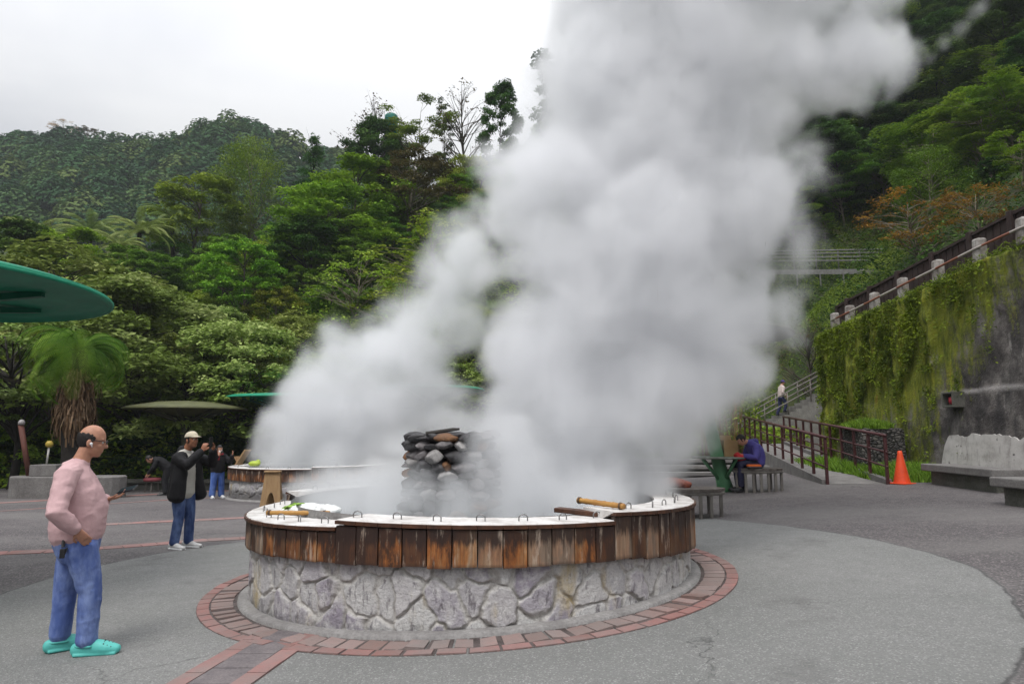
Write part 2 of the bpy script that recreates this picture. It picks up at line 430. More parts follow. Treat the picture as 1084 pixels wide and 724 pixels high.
# ------------------------------------------------------------------ paving round the front basin
def polar(a, r): return BC.x+r*math.cos(a), BC.y+r*math.sin(a)
def ringbricks(name, r0, r1, n, mat, lift, jit, tilt, seed, skipf=None):
    rr = random.Random(seed); mb = MB()
    for k in range(n):
        a0 = 2*PI*k/n+.003; a1 = 2*PI*(k+1)/n-.004-rr.random()*jit
        h = lift+rr.uniform(-tilt, tilt); t1, t2 = rr.uniform(-tilt, tilt), rr.uniform(-tilt, tilt); mb.cur = rr.random()**1.3+.01
        if skipf and skipf((a0+a1)/2, rr): continue
        e = r1-rr.random()*jit*.8
        q = [polar(a0, r0), polar(a0, e), polar(a1, e), polar(a1, r0)]
        dz = [t1, t1+t2, -t1+t2, -t1]
        top = [Vector((x, y, zp(x, y)+max(.003, h+z))) for (x, y), z in zip(q, dz)]
        mb.add(top+[Vector((p.x, p.y, p.z-.08)) for p in top], [(0, 1, 2, 3), (0, 4, 5, 1), (1, 5, 6, 2), (2, 6, 7, 3), (3, 7, 4, 0)])
    return tag(mb.build(name, mat), kind='structure')
ringbricks('gutter_bed', 2.40, 2.80, 160, M('gutter bed', (.13, .105, .10), (.05, .04, .038), 7, .7), .0035, 0, 0, 1)
ringbricks('brick_paving', 2.475, 2.675, 92, RUST, .012, .012, .008, 9)
ringbricks('brick_edging', 2.69, 2.80, 74, PINK, .010, .006, .003, 10)
# drain strip running to the lower left
cA, cB = G(303, 672), G(205, 735)
def along(a, b, off):
    d = (b-a); n = Vector((-d.y, d.x, 0)).normalized()
    return [a+n*off, b+n*off]
ax = (cB-cA).normalized(); cA = cA - ax*.1; cB = cB+ax*2.0
strip('drain_tiles', along(cA, cB, 0), .30, DRAIN, .30, .009, 7)
strip('brick_edging', along(cA, cB, .225), .14, PINK, .25, .010, 8)
strip('brick_edging', along(cA, cB, -.225), .14, PINK, .25, .010, 9)
def hit2(px, py):
    r = ray(px, py); ys = np.linspace(112, 215, 800); d = EYE+r[2]/r[1]*ys-Mv(r[0]/r[1]*ys, ys); i = int(np.argmax(d < 0)) if (d < 0).any() else len(ys)-1
    return Vector((r[0]/r[1]*ys[i], ys[i], EYE+r[2]/r[1]*ys[i]))
# ------------------------------------------------------------------ hot spring basins
def stone_mat():
    t = NT('rubble stone facing'); v = t.obj(); e = t.attr('edge'); c = t.attr('cell'); x, y, z = t.sep(v)
    n = t.noise(v, 9, 6, .65); n2 = t.noise(v, 2.2, 4, .6)
    base = t.ramp(c, [(0, (.44, .43, .44)), (.25, (.58, .575, .56)), (.42, (.46, .44, .46)), (.52, (.60, .59, .57)), (.70, (.40, .385, .40)), (.80, (.32, .29, .345)), (1, (.55, .535, .53))])
    base = t.mix(t.mr(n, .44, .66, 0, .8), base, (.66, .65, .63))
    base = t.mix(t.mr(t.noise(t.mapv(v, (1, 1, .35)), 16, 5, .7), .55, .66, 0, .8), base, (.12, .105, .12))
    grout = t.mix(t.mr(n, .35, .65), (.66, .645, .61), (.34, .32, .30))
    base = t.mix(t.mr(e, .016, .05), grout, base)
    # yellow sulphur runs
    yl = t.math('MULTIPLY', t.mr(t.noise(t.mapv(v, (1, 1, .22)), 2.6, 4, .6), .55, .66), t.mr(n, .35, .6))
    base = t.mix(t.math('MULTIPLY', yl, .75), base, (.42, .31, .12))
    # darker towards the foot of the wall, with a ragged edge
    dz = t.math('ADD', z, t.math('MULTIPLY', t.math('SUBTRACT', n, .5), .28))
    base = t.mix(t.mr(dz, .0, .17, .85, 0), base, (.085, .08, .08))
    base = t.mix(t.mr(t.noise(v, 55, 5, .75), .50, .66, 0, .45), base, (.20, .185, .19))
    t.col(base); t.rough(.75); t.bump(t.noise(v, 34, 5, .75), .035, .7); return t.m
def wood_mat():
    t = NT('weathered stained planks'); v = t.obj(); a = t.attr('tint'); x, y, z = t.sep(v)
    v2 = t.mapv(v, (1, 1, .12)); n = t.noise(v2, 22, 6, .65, .4); g = t.noise(t.mapv(v, (1, 1, .05)), 60, 4, .6); b = t.noise(v, 2.3, 3)
    off = t.comb(t.math('MULTIPLY', a, 11.0), t.math('MULTIPLY', a, 7.0), 0.0)
    vv = t.new('ShaderNodeVectorMath', operation='ADD'); t.l(t.mapv(v, (1, 1, .30)), vv.inputs[0]); t.l(off, vv.inputs[1])
    m = t.noise(vv.outputs[0], 7, 6, .65, .3)
    c = t.ramp(m, [(.34, (.016, .010, .008)), (.45, (.075, .030, .013)), (.52, (.29, .098, .024)), (.60, (.36, .17, .065)), (.74, (.50, .38, .26))])
    c = t.mix(t.mr(a, .84, .9, 0, .6), c, (.33, .25, .185))
    c = t.mix(t.mr(a, .26, .30, .75, 0), c, (.040, .020, .014))
    c = t.mix(t.mr(g, .35, .65, 0, .55), c, (.05, .028, .02))
    # dark wet runs from the top edge, crusty pale ones below them
    tz = t.attr('fromtop')
    run = t.mr(t.math('SUBTRACT', t.math('MULTIPLY', n, 1.1), tz), .06, .26, 0, .9)
    c = t.mix(run, c, (.028, .016, .013))
    pale = t.mr(t.noise(t.mapv(v, (1, 1, .16), (3, 1, 0)), 15, 5, .7), .57, .67, 0, .6)
    c = t.mix(pale, c, (.48, .39, .31))
    c = t.mix(t.mr(tz, .90, 1.0, 0, .65), c, (.035, .022, .018))
    t.col(c); t.rough(t.mr(m, .3, .7, .45, .8)); t.bump(g, .006, .7); return t.m
def rim_mat():
    t = NT('mineral crusted rim'); v = t.obj(); n = t.noise(v, 5, 6, .65); m = t.noise(v, 28, 4)
    c = t.ramp(n, [(.3, (.36, .33, .31)), (.5, (.60, .58, .56)), (.7, (.70, .69, .68))]); c = t.mix(t.mr(m, .55, .7, 0, .5), c, (.30, .26, .23))
    t.col(c); t.rough(.5); t.bump(m, .01, .5); return t.m
STONE, WOOD, RIM = stone_mat(), wood_mat(), rim_mat()
KERB = M('basin kerb', (.33, .32, .31), (.20, .19, .185), 5, .75, .006, fine=40)
TRIM = M('dark wet top trim', (.10, .042, .022), (.035, .018, .013), 12, .5, .004, stretch=(1, 1, .3))
STEEL = M('dull steel hook', (.30, .30, .30), (.18, .17, .165), 20, .45, 0, metal=.8)
WATER_M = NT('cloudy spring water'); WATER_M.col((.16, .18, .18)); WATER_M.rough(.12); WATER_M.bump(WATER_M.noise(WATER_M.obj(), 6, 4), .02, .3); WATER_M = WATER_M.m

def voro_uv(U, Vv, period, cell, seed, sx=1.0):
    """F1/F2 cell distances on a jittered, periodic grid (U periodic)"""
    nu = max(3, int(round(period/(cell*sx)))); cu = period/nu
    r = np.random.default_rng(seed); nv = int(1.2/cell)+4
    JU = r.random((nu, nv)); JV = r.random((nu, nv)); ID = r.random((nu, nv)); W = r.random((nu, nv))*.3
    iu = np.floor(U/cu).astype(int); iv = np.floor(Vv/cell).astype(int)
    f1 = np.full(U.shape, 9.0); f2 = np.full(U.shape, 9.0); cid = np.zeros(U.shape)
    for du in (-2, -1, 0, 1, 2):
        for dv in (-2, -1, 0, 1, 2):
            gu, gv = iu+du, iv+dv; a = gu % nu; b = np.clip(gv+2, 0, nv-1)
            pu = (gu+.08+.84*JU[a, b])*cu; pv = (gv+.08+.84*JV[a, b])*cell
            d = np.hypot((U-pu)/sx, Vv-pv)+W[a, b]*cell*.5
            m = d < f1
            f2 = np.where(m, f1, np.minimum(f2, d)); cid = np.where(m, ID[a, b], cid); f1 = np.where(m, d, f1)
    return f1, f2, cid
def rim_top(x, mode):
    """height of the wooden casing above the casing's foot line, by where it is round the basin"""
    return 0
def basin(label, loc, Rr, woodbot, secs, tilt, seed, res, zground, hooks):
    """secs: list of (a0,a1,ztop) sectors of the wooden casing; zground(x,y) local ground height"""
    root = thing('hot_spring_basin', label, 'hot spring', loc)
    # stone wall
    nu = int(2*PI*Rr/res); nv = int(1.1/res)
    A, T = np.meshgrid(np.linspace(0, 2*PI, nu, endpoint=False), np.linspace(0, 1, nv), indexing='ij')
    gz = np.vectorize(lambda a: zground(Rr*math.cos(a), Rr*math.sin(a))-.06)(A[:, 0])[:, None]
    Z = gz+(woodbot+.03-gz)*T
    U = A*Rr; wob = (fbm(U*5, Z*5, None, seed)-.5)*.16; wob2 = (fbm(U*5+9, Z*5, None, seed+3)-.5)*.16
    f1, f2, cid = voro_uv((U+wob) % (2*PI*Rr), Z+.3+wob2, 2*PI*Rr, .265, seed, .92)
    edge = (f2-f1)
    rel = np.clip(edge/.042, 0, 1); rel = rel*rel*(3-2*rel)
    disp = rel*(.013+.022*cid)+(fbm(U*11, Z*11, None, seed+5)-.5)*.012
    rad = Rr-.03+disp
    V = np.stack([rad*np.cos(A), rad*np.sin(A), Z], -1).reshape(-1, 3)
    I = np.arange(nu*nv).reshape(nu, nv); J = np.roll(I, -1, 0)
    F = np.stack([I[:, :-1], J[:, :-1], J[:, 1:], I[:, 1:]], -1).reshape(-1, 4)
    link('stone_wall', mesh_np('stone_wall', V, F, True, {'edge': edge.ravel(), 'cell': cid.ravel()}), STONE, root)
    # wooden casing: one plank per facet
    rr = random.Random(seed); vs, fs, tint, ft = [], [], [], []
    tvs, rimv, rimf = MB(), MB(), MB()
    for (a0, a1, zt, zb, dr, kt, kb, c0) in secs:
        n = max(2, int(round((a1-a0)*Rr/.19)))
        for k in range(n):
            b0 = a0+(a1-a0)*k/n; b1 = a0+(a1-a0)*(k+1)/n; g = .0022
            t = rr.random(); dz = rr.uniform(-.006, .006); dro = rr.uniform(-.004, .004)+dr
            ztop0 = zt+kt*(math.cos(b0)-c0)*Rr; ztop1 = zt+kt*(math.cos(b1)-c0)*Rr
            bb = zb+kb*(math.cos((b0+b1)/2)-c0)*Rr+rr.uniform(-.008, .008)
            nz_ = 7
            base = len(vs)
            for j in range(nz_+1):
                f = j/nz_
                for (aa, ro, zt_) in ((b0+g, Rr+.055+dro, ztop0), (b1-g, Rr+.055+dro, ztop1), (b1-g, Rr+.012, ztop1), (b0+g, Rr+.012, ztop0)):
                    z = zt_+dz+(bb-zt_-dz)*f
                    vs.append((ro*math.cos(aa), ro*math.sin(aa), z)); tint.append(t); ft.append(f)
            for j in range(nz_):
                for q in range(4):
                    p, w = base+j*4+q, base+j*4+(q+1) % 4
                    fs.append((p, w, w+4, p+4))
            fs.append((base, base+3, base+2, base+1)); e_ = base+nz_*4; fs.append((e_, e_+1, e_+2, e_+3))
            # top trim piece
            q = []
            for (aa, zt_) in ((b0+.001, ztop0), (b1-.001, ztop1)):
                for ro in (Rr+.072+dr, Rr-.005):
                    for zz in (.008, .036): q.append((ro*math.cos(aa), ro*math.sin(aa), zt_+zz))
            tvs.cur = t; tvs.add(q, [(0, 1, 3, 2), (4, 6, 7, 5), (0, 4, 5, 1), (1, 5, 7, 3), (2, 3, 7, 6), (0, 2, 6, 4)])
        # white rim slab of this sector
        m = n*3; q = []
        for k in range(m+1):
            aa = a0+(a1-a0)*k/m; zz = zt+kt*(math.cos(aa)-c0)*Rr
            w = rr.uniform(-.006, .006)
            for (ro, dz) in ((Rr+.050+dr+w, .037), (Rr+.044+dr+w, .043), (Rr-.36, .046+w*.3), (Rr-.37, -.14)):
                q.append((ro*math.cos(aa), ro*math.sin(aa), zz+dz))
        f = []
        for k in range(m):
            for j in range(3): f.append((k*4+j, (k+1)*4+j, (k+1)*4+j+1, k*4+j+1))
            f.append((k*4+3, (k+1)*4+3, (k+1)*4, k*4))
        f.append((0, 1, 2, 3)); f.append(tuple(m*4+j for j in (3, 2, 1, 0)))
        rimv.add(q, f)
    me = mesh_np('wood_casing', np.array(vs), np.array(fs), False, {'tint': np.array(tint), 'fromtop': np.array(ft)})
    link('wood_casing', me, WOOD, root)
    tvs.build('top_trim', TRIM, root); rimv.build('stone_rim', RIM, root)
    # inner lining, bottom, kerb
    m = MB(); m.lathe([(Rr-.375, -.05), (Rr-.375, woodbot+.28)], 96); m.build('inner_lining', KERB, root)
    nk = 120; m = MB(); q = []; f = []
    for k in range(nk):
        a = 2*PI*k/nk; gz_ = zground(Rr*math.cos(a), Rr*math.sin(a))
        for (ro, dz) in ((Rr-.05, .045), (Rr+.06, .04), (Rr+.092, .026), (Rr+.096, -.1)): q.append((ro*math.cos(a), ro*math.sin(a), gz_+dz))
    for k in range(nk):
        for j in range(3):
            w = (k+1) % nk; f.append((k*4+j, w*4+j, w*4+j+1, k*4+j+1))
    m.add(q, f); m.build('kerb', KERB, root, True)
    # steel hooks for hanging egg baskets
    for k in range(hooks):
        a = 2*PI*(k+.5)/hooks
        sx = next((s for s in secs if s[0] <= a < s[1] or s[0] <= a+2*PI < s[1]), secs[0]); zt = sx[2]+sx[5]*(math.cos(a)-sx[7])*Rr
        ro = Rr-.12+rr.uniform(-.03, .03); z = zt+.043
        w, h = .036, .052
        pts = [(-w, 0, -.01), (-w, 0, h*.6), (-w*.7, 0, h*.9), (0, 0, h*1.05), (w*.7, 0, h*.9), (w, 0, h*.6), (w, 0, -.01)]
        ya = a+PI/2+rr.uniform(-.5, .5); hk = MB().tube([(p[0]*math.cos(ya), p[0]*math.sin(ya), p[2]) for p in pts], .0055, 6)
        ho = hk.build('hook', STEEL, root, True); ho.location = (ro*math.cos(a), ro*math.sin(a), z)
    return root
D_ = R_
ZB = .58
# sector angles measured from +X round the basin; the camera sees about 180..360 deg
S0 = math.atan2(-2.16, -.99)+2*PI      # step on the left
S1 = math.atan2(-2.02, 1.27)+2*PI      # step on the right
secs1 = [(S0, S1, .900, .612, .004, -.012, .0, 0), (S1, 2*PI+D_(75), .955, .62, .0, -.05, -.108, .53), (D_(75), D_(165), .90, ZB, 0, 0, 0, 0), (D_(165), S0, .795, .555, -.004, .05, .05, -.94)]
zg1 = lambda x, y: zp(BC.x+x, BC.y+y)
basin('nearest round stone spring basin with stained plank rim and a heap of black rocks', (BC.x, BC.y, 0), BR, .66, secs1, .0, 4, .011, zg1, 40)
B2 = Vector((-6.05, 21.1))
zg2 = lambda x, y: zp(B2.x+x, B2.y+y)
secs2 = [(0, D_(150), .62, .32, 0, 0, 0, 0), (D_(150), D_(285), .63, .32, 0, 0, 0, 0), (D_(285), D_(360), .68, .36, .003, 0, 0, 0)]
basin('farther round stone spring basin behind the front one, half hidden by its own steam', (B2.x, B2.y, 0), BR, .33, secs2, .0, 12, .03, zg2, 22)
for (b, z) in ((BC, .70), (B2, .42)):
    m = MB(); m.add([(b.x+2.0*math.cos(2*PI*k/64), b.y+2.0*math.sin(2*PI*k/64), z) for k in range(64)], [tuple(range(64))])
    tag(m.build('spring_water', WATER_M), kind='structure')

# ------------------------------------------------------------------ rock chimney in the front basin
ROCKS = [M('dark wet rock', (.075, .072, .075), (.022, .021, .023), 6, .5, .01, fine=25), M('grey rock', (.24, .22, .22), (.09, .085, .09), 5, .65, .01, fine=25),
         M('rust brown rock', (.24, .115, .05), (.09, .05, .03), 6, .6, .01, fine=25), M('crusted pale rock', (.40, .385, .37), (.17, .16, .16), 7, .7, .01, fine=30)]
RC = Vector((-.70, 7.98)); RRr = .46
st = thing('rock_stack', 'rough round stack of dark wet rocks standing in the steaming front basin', 'rock stack', (RC.x, RC.y, .55))
def rock(name, c, r, mat, seed, rz=0, sq=1.0):
    bm = bmesh.new(); bmesh.ops.create_icosphere(bm, subdivisions=3, radius=1)
    rr = random.Random(seed); o3 = Vector((rr.random()*50, rr.random()*50, rr.random()*50))
    planes = [(Vector((rr.gauss(0, 1), rr.gauss(0, 1), rr.gauss(0, 1))).normalized(), rr.uniform(.52, .82)) for _ in range(11)]
    for v in bm.verts:
        d = v.co.normalized(); k = 1+.16*mnoise.noise(d*1.6+o3)
        p = d*k
        for n_, h in planes:
            e_ = p.dot(n_)-h
            if e_ > 0: p -= n_*e_*.85*sq
        p *= 1+.035*mnoise.noise(d*6+o3)
        v.co = Vector((p.x*r[0], p.y*r[1], p.z*r[2]))
    bmesh.ops.rotate(bm, verts=bm.verts, matrix=Matrix.Rotation(rz, 3, 'Z') @ Matrix.Rotation(rr.uniform(-.25, .25), 3, 'Y'))
    me = bpy.data.meshes.new(name); bm.to_mesh(me); bm.free(); me.polygons.foreach_set('use_smooth', [True]*len(me.polygons))
    o = link(name, me, mat, st); o.location = c; return o
core = MB().lathe([(.0, 1.02), (.37, 1.02), (.42, 0), (.36, -.05)], 20); core.build('core', ROCKS[0], st, True)
rr = random.Random(21); z = .02; row = 0
while z < 1.0:
    hgt = rr.uniform(.095, .14); a = rr.random()*6; end = a+2*PI-.12
    while a < end:
        w = rr.uniform(.11, .25); wet = z/1.0
        mi = rr.choices([0, 1, 2, 3], [4+4*wet, 2.2, .7*wet+.15, 2.0*(1-wet)+.05])[0]
        rd = RRr+rr.uniform(-.05, .04)-.07*wet+.03; aa = a+w/RRr/2
        rock('rock', (rd*math.cos(aa), rd*math.sin(aa), z+hgt/2+rr.uniform(-.015, .015)), (.14, w*rr.uniform(.54, .64), hgt*rr.uniform(.55, .75)), ROCKS[mi], row*1000+int(a*100), aa, rr.uniform(1.0, 1.15))
        a += w/RRr
    z += hgt*.96; row += 1
for k, (x, y, w, d, rz, tl) in enumerate([(-.22, -.3, .34, .16, .1, 0), (.08, -.34, .30, .14, .25, .02), (.34, -.26, .32, .15, -.2, .0), (-.05, .1, .42, .3, .5, .01), (.28, .12, .3, .3, 1.2, .0), (-.36, .05, .2, .26, .3, 0)]):
    rock('capstone', (x, y, 1.05+tl), (w*.62, d, .055), ROCKS[(0, 0, 1, 0, 0, 1)[k]], 900+k, rz)
m = MB().tube([(-.25, -.4, 1.09), (.05, -.38, 1.135), (.12, -.37, 1.14)], [.022, .02, .012], 7); m.build('stick', M('dark stick', (.05, .045, .04), None, 9), st)

# ------------------------------------------------------------------ things lying on the rims
BAMBOO = M('yellow bamboo', (.42, .23, .06), (.27, .12, .03), 10, .4, .002, stretch=(.3, 1, 1))
def rimz(x, y, zt): return zt+.032*(x-BC.x)+.058
def pole(label, p0, p1, z0, z1, r, seed):
    a, b = Vector((p0[0], p0[1], z0)), Vector((p1[0], p1[1], z1)); root = thing('bamboo_pole', label, 'pole', a)
    d = b-a; n = 26; m = MB(); pts, rad = [], []
    for k in range(n+1):
        pts.append(d*k/n); rad.append(r*(1.18 if k % 5 == 0 else 1.0))
    m.tube(pts, rad, 10); m.build('pole', BAMBOO, root, True)
    for f in (.02, .9): MB().tube([d*f, d*(f+.035)], r*1.3, 10).build('cord_wrap', M('brown cord', (.12, .07, .04), None, 30), root)
    return root
pz = .83+.047
a, b = P(283, 541, 6.65), P(349, 540, 6.55)
pole('short bamboo pole lying beside the white plastic bag on the front rim', (a.x, a.y), (b.x, b.y), pz+.02, pz+.028, .020, 1)
a, b = P(612, 530, 6.35), P(661, 536, 6.02)
pole('thick yellow bamboo pole laid across the raised rim step in front of the steam', (a.x, a.y), (b.x, b.y), 1.042, 1.020, .024, 2)
m = MB().box((0, 0, 0), (.62, .11, .04), bev=.006); bo = m.build('rim_board', TRIM); bo.location = (.66, 6.13, .955); bo.rotation_euler = (0, .03, -.60)
tag(bo, 'dark wet board under the thick bamboo pole on the raised rim step', 'board')
# crumpled white bag with green vegetables
bag = thing('plastic_bag', 'crumpled white plastic bag of green vegetables on the front rim', 'bag', (-2.08, 6.95, rimz(-.4, 6.95, .802)))
t = NT('thin white plastic'); t.col((.72, .73, .72)); t.rough(.35); t.bump(t.noise(t.obj(), 18, 4), .03, .8); BAGM = t.m
m = MB().ell((.10, -.02, .030), (.23, .15, .055), 20, 10).ell((.26, -.03, .026), (.12, .1, .04), 14, 8); remesh(m, 'bag', BAGM, bag, .012, 2, .02, (14, 14, 14), 3)
m = MB()
for k in range(26):
    c = Vector((random.uniform(-.17, .06), random.uniform(-.10, .05), random.uniform(.05, .085))); an = random.uniform(0, 6); l = random.uniform(.04, .08)
    d = Vector((math.cos(an), math.sin(an), random.uniform(-.2, .4)))*l; n_ = Vector((-math.sin(an), math.cos(an), .3))*l*.35
    m.add([c-d, c-n_, c+d, c+n_+Vector((0, 0, .01))], [(0, 1, 2, 3)])
m.build('vegetables', M('leafy green', (.26, .42, .06), (.14, .26, .03), 20, .5), bag)
# small things on the far basin
bg2 = thing('plastic_bag', 'small yellow green bag on the rim of the farther basin', 'bag', (P(270, 496.5, 19.6).x, 19.55, .735))
remesh(MB().ell((0, 0, .05), (.16, .12, .07), 14, 8).ell((.09, 0, .1), (.06, .05, .06), 10, 6), 'bag', M('lime plastic', (.42, .52, .06), (.3, .4, .04), 12, .4), bg2, .02, 2, .02, (9, 9, 9))
WOODB = M('tan plywood', (.36, .235, .12), (.25, .15, .075), 5, .6, .002, stretch=(3, 3, .5))
c = P(257, 492, 20.3); lean = thing('leaning_board', 'small wooden board leaning up from the rim of the farther basin', 'board', (c.x, 20.3, .72))
MB().box((0, 0, .22), (.035, .5, .50), ry=.55, bev=.008).build('board', WOODB, lean); MB().box((-.13, 0, .12), (.02, .35, .28), ry=-.5).build('prop', WOODB, lean)
# tan folding stand between the basins
c = P(287, 540, 10.9); sz = zp(c.x, 10.9)
fs_ = thing('folding_stand', 'tan wooden folding stand with arched legs between the two basins', 'folding stand', (c.x, 10.9, sz), .12)
def arch_panel(y0, y1, hgt, w0, w1):
    """panel with an arched cut-out between two legs, leaning from y0 (foot) to y1 (top)"""
    n = 10; outer = [(-w0/2, 0), (-w1/2, hgt), (w1/2, hgt), (w0/2, 0)]
    inner = [(w0/2-.12, 0)]+[((w0/2-.13)*math.cos(PI*k/n)*.9, .42*hgt+.30*hgt*math.sin(PI*k/n)) for k in range(n+1)]+[(-w0/2+.12, 0)]
    bm = bmesh.new(); vv = [bm.verts.new((x, y0+(y1-y0)*z/hgt, z)) for x, z in outer+inner]
    f = bm.faces.new(vv); bmesh.ops.triangulate(bm, faces=[f]); r = bmesh.ops.extrude_face_region(bm, geom=bm.faces[:])
    for v in [q for q in r['geom'] if isinstance(q, bmesh.types.BMVert)]: v.co.y += .022
    bmesh.ops.recalc_face_normals(bm, faces=bm.faces); me = bpy.data.meshes.new('leg_panel'); bm.to_mesh(me); bm.free(); return me
sh = (P(287, 500, 10.9).z-sz)
link('leg_panel', arch_panel(-.17, -.02, sh, .42, .22), WOODB, fs_); link('leg_panel', arch_panel(.17, .02, sh, .42, .22), WOODB, fs_)
MB().box((0, .012, sh+.015), (.25, .13, .026), bev=.005).build('top_board', WOODB, fs_)
# ------------------------------------------------------------------ mushroom shelters
GREEN = M('painted green sheet', (.020, .26, .150), (.014, .20, .115), 3, .5, .002, spec=.2)
GREEND = M('dark green beam', (.010, .11, .065), (.007, .08, .048), 4, .5, .002, spec=.2)
OLIVE = M('faded olive sheet', (.115, .12, .05), (.07, .075, .035), 3, .6, .002)
OLIVED = M('dark olive beam', (.06, .062, .032), (.03, .034, .02), 3, .6, .002)
PALEG = M('pale green post', (.10, .27, .13), (.07, .19, .09), 4, .5, .003)
def shelter(label, c, zc, Rc, mats, lean=(0, 0), stem=.13, dome=.05, deep=.30):
    """c ground point of the stem foot; zc canopy rim height; lean offset of the canopy from the foot"""
    root = thing('mushroom_shelter', label, 'shelter', c); L = Vector((lean[0], lean[1], 0)); z = zc-c[2]
    m = MB(); m.lathe([(0, .10+dome), (Rc*.5, .09+dome*.7), (Rc*.93, .05), (Rc, .0), (Rc, -.05), (Rc*.985, -.055), (Rc*.975, -.015), (Rc*.8, -.045), (Rc*.795, -.02), (Rc*.35, -.04-deep*.45), (.0, -.06-deep)], 72, (L.x, L.y, z))
    m.build('canopy', mats[0], root, True)
    m = MB(); m.lathe([(Rc*1.0, -.02), (Rc*1.012, -.025), (Rc*1.012, -.055), (Rc*1.0, -.06)], 72, (L.x, L.y, z), True); m.build('rim_band', mats[0], root, True)
    for k in range(8):
        a = 2*PI*(k+.3)/8; d = Vector((math.cos(a), math.sin(a), 0)); p0 = L+d*.1+Vector((0, 0, z-.22-deep*.9)); p1 = L+d*Rc*.74+Vector((0, 0, z-.06))
        n = Vector((-d.y, d.x, 0))*.045; u = Vector((0, 0, .045))
        m = MB(); q = []
        for p, h in ((p0, 2.6), (p1, .9)):
            q += [p-n-u*h+Vector((0, 0, .03)), p+n-u*h+Vector((0, 0, .03)), p+n+u, p-n+u]
        m.add(q, [(0, 1, 2, 3), (4, 7, 6, 5), (0, 4, 5, 1), (1, 5, 6, 2), (2, 6, 7, 3), (3, 7, 4, 0)]); m.build('rib', mats[1], root)
    pts, rad = [], []
    for k in range(13):
        t = k/12; pts.append(L*t**1.0+Vector((0, 0, -.05+(z-.02)*t))); rad.append(stem+(.30*((t-.72)/.28)**2 if t > .72 else 0)+(.05*(1-t/.1) if t < .1 else 0))
    MB().tube(pts, rad, 14).build('stem', mats[2], root, True)
    return root
shelter('green mushroom shelter close overhead, its big disc jutting in above the tree fern', (-6.67, 6.9, zp(-6.67, 6.9)), 3.18, 2.2, (GREEN, GREEND, PALEG), deep=.0)
c = P(198, 432, 24); shelter('faded olive mushroom shelter standing behind the man in the cream cap', (c.x, 24, zp(c.x, 24)), c.z, 1.98, (OLIVE, OLIVED, OLIVED), dome=.16)
c = P(308, 421, 25.5); shelter('dark green mushroom shelter peeping out left of the rear steam cloud', (c.x, 25.5, zp(c.x, 25.5)), c.z, 2.3, (GREEN, GREEND, GREEND))
c = P(455, 412, 27); shelter('dark green mushroom shelter almost lost inside the rear steam', (c.x, 27, zp(c.x, 27)), c.z, 2.15, (GREEN, GREEND, GREEND))
f = G(769, 520); c = P(757, 356, f.y)
s5 = shelter('green mushroom shelter on a leaning post that rises through the round table', (f.x, f.y, f.z), c.z, 2.25, (OLIVE, OLIVED, PALEG), (P(738, 440, f.y).x-f.x-.15, 0), stem=.15)
# round table on the leaning post
tz = P(762, 484, f.y).z; tb = thing('round_table', 'round green table with forked braces fixed on the leaning shelter post', 'table', (f.x-.14, f.y-.02, f.z))
hz = tz-f.z
TABLE = M('worn table top', (.20, .22, .18), (.11, .12, .10), 8, .6, .003)
MB().lathe([(0, .02), (.60, .02), (.62, .0), (.60, -.025), (0, -.03)], 28, (0, 0, hz)).build('tabletop', TABLE, tb)
for k in range(4):
    a = .5+k*PI/2; d = Vector((math.cos(a), math.sin(a), 0))
    MB().tube([Vector((.05, 0, hz-.48))+d*.10, d*.50+Vector((0, 0, hz-.03))], .032, 8).build('brace', PALEG, tb, True)
# box on the table
bx = thing('cardboard_box', 'open tan cardboard box standing on the round green table', 'box', (P(773, 480, f.y).x, f.y+.05, tz+.021))
CARD = M('tan cardboard', (.43, .29, .14), (.34, .22, .10), 4, .75, .002)
W, D, Hh, th = .31, .24, .36, .008
for (cx, cy_, w, d) in ((0, -D/2, W, th), (0, D/2, W, th), (-W/2+th/2, 0, th, D-th), (W/2-th/2, 0, th, D-th)): MB().box((cx, cy_, Hh/2), (w, d, Hh)).build('side_panel', CARD, bx)
MB().box((0, 0, .006), (W-.02, D-.02, .01)).build('bottom_panel', CARD, bx); MB().box((-.03, D/2+.03, Hh+.05), (W*.8, th, .12), rx=-.4).build('flap', CARD, bx)

